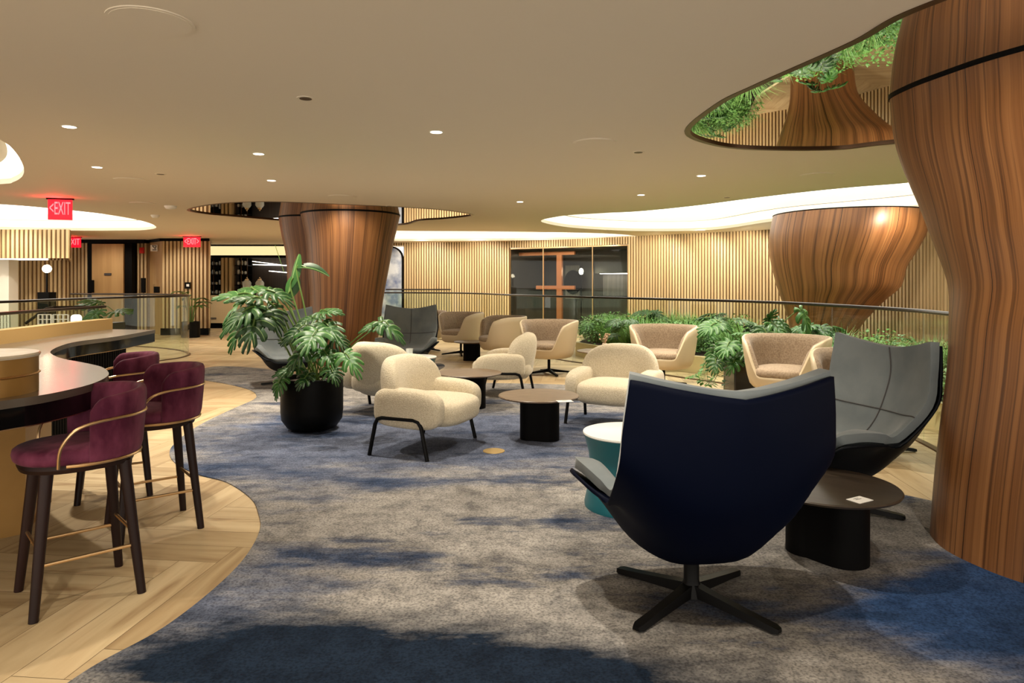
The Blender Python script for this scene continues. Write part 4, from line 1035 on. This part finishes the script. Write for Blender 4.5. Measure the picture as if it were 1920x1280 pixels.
specs = [  # px, py of stalk end, depth, axis, size
    (470, 552, 6.2, (-1, -.3, .05), .46), (480, 545, 6.5, (-.3, .3, .15), .40), (478, 575, 6.0, (-.9, -.5, -.45), .50), (500, 545, 6.3, (.85, -.2, -.1), .38),
    (485, 590, 5.95, (-.2, -.6, -.8), .50), (462, 600, 6.1, (-.55, -.4, -.8), .44), (500, 575, 6.15, (.6, -.45, -.6), .40), (455, 565, 6.4, (-.9, .1, -.45), .44), (490, 560, 6.1, (-.6, -.6, .1), .38),
    (600, 585, 6.3, (.8, -.35, .15), .34), (600, 595, 6.5, (-.7, -.3, .0), .34), (605, 605, 6.2, (.6, -.5, -.2), .40), (595, 618, 6.0, (-.1, -.8, -.35), .48),
    (575, 610, 6.1, (-.7, -.5, -.35), .38), (620, 625, 6.3, (.8, -.1, -.45), .36), (575, 655, 6.1, (-.6, -.5, -.4), .36), (605, 655, 6.2, (.6, -.5, -.5), .36),
    (560, 688, 6.1, (-.8, -.5, -.05), .32), (530, 705, 6.15, (-.5, -.3, -.9), .30), (645, 662, 6.0, (.7, -.5, -.45), .36), (578, 700, 6.1, (-.3, -.6, -.5), .26), (620, 690, 6.1, (.4, -.6, -.4), .28),
    (716, 606, 6.3, (-.9, -.25, -.05), .30), (712, 603, 6.3, (.95, -.1, -.35), .40), (555, 640, 6.4, (-.7, .3, .2), .30)]
for i, (px, py, Y, ax, sz) in enumerate(specs):
    place_leaf(t, o1, P(px, py, Y), ax, sz*.78, i, (random.uniform(-.08, .1), random.uniform(-.08, .08), .44), bend=.05 if px > 540 else .2, sr=.009 if px < 540 else .006)
def paddle(parent, org, base_pt, axis, L, w_, stem_from, curl=.5, mtl=None, sr=.008, seed=0, up=None):
    rnd = random.Random(seed); rows = []; n = 12
    ax = Vector(axis).normalized(); s_ = ax.cross(Vector(up or (0, 0, 1))).normalized(); u_ = s_.cross(ax)
    b = Vector(base_pt)-Vector(org)
    for i in range(n+1):
        q = i/n; c = b+ax*(L*q)+Vector((0, 0, -curl*L*q*q)); ww = w_*math.sin(PI*(q*.93+.03))**.75
        rows.append([c-s_*ww+u_*ww*.35, c-s_*ww*.5+u_*ww*.12, c, c+s_*ww*.5+u_*ww*.12, c+s_*ww+u_*ww*.35])
    MB().grid(rows).build('leaf', mtl or M['leaf'], parent, ang=80)
    a = Vector(stem_from); MB().tube(cat([a, a.lerp(b, .6)+Vector((0, 0, .03)), b, b+ax*L*.3+Vector((0, 0, -curl*L*.09))], 4), sr, 6).build('stem', M['stem'], parent)
paddle(t, o1, P(545, 540, 6.6), (.25, 0, 1), .34, .06, (.02, .05, .44), -.0, seed=1, up=(.6, 1, 0))
paddle(t, o1, P(556, 503, 6.6), (1, -.1, .28), .34, .06, (.04, .05, .44), .5, seed=2, up=(0, -.6, 1))
paddle(t, o1, P(540, 560, 6.6), (.3, .1, 1), .26, .07, (0, .05, .44), .0, seed=3, up=(0, 1, 0))
MB().tube([P(533, 512, 6.5)-Vector(o1), P(516, 460, 6.5)-Vector(o1)], .003, 5).build('new_shoot', M['stem'], t)
# brown planter beside the railing with mixed foliage
o2 = (2.90, 8.35, 0); t = thing('monstera_plant', 'monstera with trailing vines in a brown pot by the railing', 'potted plant', o2)
MB().box((-.25, -.22, 0), (.25, .22, .46)).build('pot', mat('brown_lacquer', srgb(34, 26, 16), .25), t, smooth=False, mods=[('BEVEL', dict(width=.015, segments=2))])
MB().box((-.23, -.2, .46), (.23, .2, .464)).build('soil', M['soil'], t, smooth=False)
sp2 = [(1345, 606, 8.2, (-.8, -.5, -.2), .42), (1342, 600, 8.4, (.6, -.5, -.3), .34), (1380, 600, 8.3, (.9, -.2, .1), .28), (1370, 640, 8.0, (-.6, -.6, -.5), .38), (1400, 650, 8.0, (-.1, -.8, -.5), .38), (1350, 650, 8.1, (-.8, -.3, -.6), .34),
       (1420, 610, 8.3, (-.6, -.5, -.3), .34), (1440, 600, 8.3, (.1, -.5, .7), .26), (1445, 605, 8.2, (.8, -.4, -.6), .40), (1430, 615, 8.1, (.3, -.7, -.7), .36), (1415, 640, 8.0, (.2, -.8, -.5), .36), (1380, 670, 8.0, (-.6, -.5, -.7), .32),
       (1460, 600, 8.4, (.6, -.3, -.6), .34), (1390, 625, 8.2, (0, -.7, .2), .3), (1500, 580, 8.5, (.5, -.2, -.7), .46), (1345, 670, 8.0, (-.4, -.5, -.8), .3)]
for i, (px, py, Y, ax, sz) in enumerate(sp2):
    place_leaf(t, o2, P(px, py, Y), ax, sz*.85, i+1, (random.uniform(-.12, .12), random.uniform(-.1, .1), .44), bend=.05)
rnd = random.Random(4)
for v in range(7):
    x = -.25-.05*v*rnd.random(); a = [Vector((-.15, rnd.uniform(-.15, .1), .5)), Vector((-.28-.06*v*.5, rnd.uniform(-.2, .1), .52)), Vector((-.34-.05*v, rnd.uniform(-.2, .1), .32)), Vector((-.36-.06*v, rnd.uniform(-.2, .1), .10+.02*v))]
    pts = cat(a, 5); mb = MB(); mb.tube(pts, .003, 5)
    for p in pts[2:]:
        for s_ in (-1, 1):
            d_ = Vector((s_*rnd.uniform(.4, 1), rnd.uniform(-.8, .2), rnd.uniform(-.6, .1))).normalized(); q = d_.cross(Vector((0, 0, 1))).normalized(); l = .065
            mb.grid([[p, p+d_*l*.4-q*l*.45, p+d_*l*1.1], [p+q*.0005, p+d_*l*.4+q*l*.45, p+d_*l*1.1+q*.001]])
    mb.build('trailing_vine', M['shrub'], t)
# peace lily by the slatted block
o3 = (-8.12, 17.25, 0); t = thing('potted_lily', 'leafy plant in a black cylinder pot before the slatted block', 'potted plant', o3); pot(t, .22, .40, M['planter'], True)
for i in range(17):
    a = i*2.4; r = .1+.1*(i % 4)/3; hz = .75+.35*((i*7) % 5)/4
    paddle(t, o3, (o3[0]+math.cos(a)*r, o3[1]+math.sin(a)*r, hz), (math.cos(a), math.sin(a), .55), .42, .075, (math.cos(a)*.05, math.sin(a)*.05, .36), .5, M['leaf2'], .008, i)
# plant behind the bar glass
o4 = (-6.1, 9.9, 0); t = thing('monstera_plant', 'monstera in a dark green planter seen through the left railing glass', 'potted plant', o4)
MB().box((-.35, -.25, 0), (.35, .25, .8)).build('pot', mat('green_planter', srgb(50, 66, 50), .5), t, smooth=False); 
for i, (px, py, Y, ax, sz) in enumerate([(215, 584, 9.8, (.9, -.4, .1), .36), (185, 582, 9.8, (-.3, -.7, -.5), .34), (190, 568, 9.9, (-.6, -.4, .3), .3), (175, 590, 9.8, (.1, -.7, -.5), .3), (170, 572, 10, (-.8, -.3, 0), .3)]):
    place_leaf(t, o4, P(px, py, Y), ax, sz, i, (0, 0, .8))
# broad-leaved plants in the bed
def bed_plant(x, y, n_, sz, seed):
    rnd = random.Random(seed); o_ = (x, y, .26); t = thing('broadleaf_plant', 'broad split-leaved green plant growing in the planting bed', 'plant', o_, 0, 'broad-leaved plants in the planting bed')
    for i in range(n_):
        a = 2*PI*i/n_+rnd.uniform(-.4, .4); h = rnd.uniform(.2, .5); r = rnd.uniform(.08, .2)
        place_leaf(t, o_, (x+r*math.cos(a), y+r*math.sin(a), .26+h), (math.cos(a), math.sin(a), rnd.uniform(-.6, .1)), sz*rnd.uniform(.8, 1.2), i, (0, 0, 0), bend=.05, sr=.005)
    return t
bpl = bed_plant(2.0, 11.9, 8, .30, 3)
for i, (x, y) in enumerate([(3.0, 10.9), (1.6, 12.9), (3.6, 12.4), (4.3, 9.6), (4.6, 7.9), (4.5, 6.4), (4.2, 14.0), (3.0, 14.6), (2.2, 15.6), (4.9, 10.8), (3.9, 10.0)]): dup(bpl, (x, y, .26), i*1.7, scale=.8+.1*(i % 4))
# ================================================================= CEILING FITTINGS + LIGHT
def fitting(name, label, cat_, px, py, r, kind, group):
    x, y = T(px, py); t = thing(name, label, cat_, (x, y, CEIL), 0, group)
    if kind == 'lit':
        MB().lathe([(r, -.004), (r, 0)], 28).build('trim_ring', M['cove'], t); MB().lathe([(r*.82, -.0055), (r*.82, -.004)], 28).build('lens', M['lens'], t)
    elif kind == 'dark':
        MB().lathe([(r, -.004), (r, 0)], 24).build('trim_ring', M['ceiling'], t); MB().lathe([(r*.7, -.0055), (r*.7, -.004)], 24).build('aperture', M['bronze_trim'], t)
    elif kind == 'smoke':
        MB().lathe([(r*.6, -.05), (r*.8, -.04), (r, -.015), (r, 0)], 24).build('housing', M['cove'], t)
    else:
        MB().lathe([(r, -.005), (r, 0)], 40).build('rim', M['ceiling'], t); MB().lathe([(r*.92, -.007), (r*.92, -.005)], 40).build('grille', M['cove'] if kind == 'sp' else M['ceiling'], t)
    return (x, y)
lit = [(818, 247, 'beside the ceiling centre'), (130, 237, 'nearest the bar counter'), (485, 288, 'left of the ceiling centre'), (509, 338, 'before the double column'), (182, 313, 'above the bar by the rounded recess'), (1315, 329, 'right of centre below the mirrored oval'), (1202, 365, 'before the wavy light recess'), (975, 378, 'near the tip of the wavy light recess')]
spots_xy = []
for px, py, wh in lit: spots_xy.append(fitting('downlight', 'small lit round downlight in the ceiling '+wh, 'downlight', px, py, .055, 'lit', 'lit downlights'))
for px, py, wh in [(573, 184, 'in the large plain area'), (1197, 285, 'left of the mirrored oval tip'), (301, 326, 'above the bar'), (730, 386, 'at the edge of the left mirrored oval'), (1363, 370, 'beside the wavy recess')]:
    fitting('ceiling_sprinkler', 'small unlit round ceiling cap '+wh, 'ceiling cap', px, py, .055, 'dark', 'unlit ceiling caps')
for px, py, wh in [(283, 40, 'largest and nearest, at upper left'), (245, 337, 'above the bar side'), (1115, 267, 'left of the mirrored oval'), (1532, 328, 'below the mirrored oval'), (641, 368, 'in front of the double column'), (268, 381, 'before the left leaf-shaped recess')]:
    fitting('ceiling_speaker', 'round flush ceiling speaker, '+wh, 'speaker', px, py, .18, 'sp2', 'flush ceiling speakers')
fitting('smoke_detector', 'larger white smoke detector left of the mirrored oval', 'smoke detector', 320, 386, .09, 'smoke', 'smoke detectors')
fitting('smoke_detector', 'smaller white smoke detector above the leaf-shaped recess', 'smoke detector', 291, 403, .07, 'smoke', 'smoke detectors')
for x, y in spots_xy: spot((x, y, CEIL-.02))
# downlights that the photo does not show but that light the place
for x, y, e in [(-3.2, 2.3, .8), (-1.3, 1.2, .8), (.3, 1.6, 1.0), (.2, 3.6, 1.1), (-.9, 6.9, 1.0), (-1.6, 7.9, .8), (1.2, 7.9, 1.0), (1.3, 5.3, .8), (2.4, 6.1, 1.0), (-4.6, 13.0, 1.0), (-5.5, 16.0, 1.0), (-2.3, 15, .8), (1, 15.2, .8), (-7.3, 15.5, 1.0), (3.0, 8.4, .8), (-3.4, 9.1, .8), (-3.6, 6.2, .9), (-8.6, 19.5, .8)]:
    spot((x, y, CEIL-.02), SPOT*e)
for x, y in ((6.3, 10.2), (6.6, 8.6), (5.0, 13.4)): spot((x, y, .3), SPOT*.45, 120, .8, (x+1.2, y+.4, 1.9), col=(1, .95, .8))
# planting spots and wall washers
for x, y in [(2.2, 12.0), (3.4, 10.6), (4.4, 9.0), (4.8, 7.0), (4.9, 5.6)]: spot((x, y, CEIL-.05), SPOT*.8, 110, col=(1, .93, .80))
for px in (800, 900, 1010, 1100, 1220, 1300, 1380):
    q = wall_pt(px); spot((q.x-.1, q.y-1.2, CEIL-.03), SPOT*.7, 120, tgt=(q.x, q.y, 1.1))
for p_, tg in (((5.9, 9.9, CEIL-.05), (5.9, 10.8, 2.0)), ((-2.7, 10.3, CEIL-.05), (-2.7, 11.1, 1.9)), ((2.0, 2.2, CEIL-.05), (2.6, 3.2, 1.6)), ((-10.6, 17, CEIL-.03), (-10.8, 18.4, 1)), ((-8.6, 16.8, CEIL-.03), (-8.6, 18, 1)), ((-10.8, 14.0, CEIL-.03), (-10.8, 15.2, 1.6)), ((6.3, 8.5, CEIL-.05), (7.4, 9.2, 1))):
    spot(p_, SPOT*.5, 90, .8, tg)

for o in LEAVES: bpy.data.objects.remove(o)
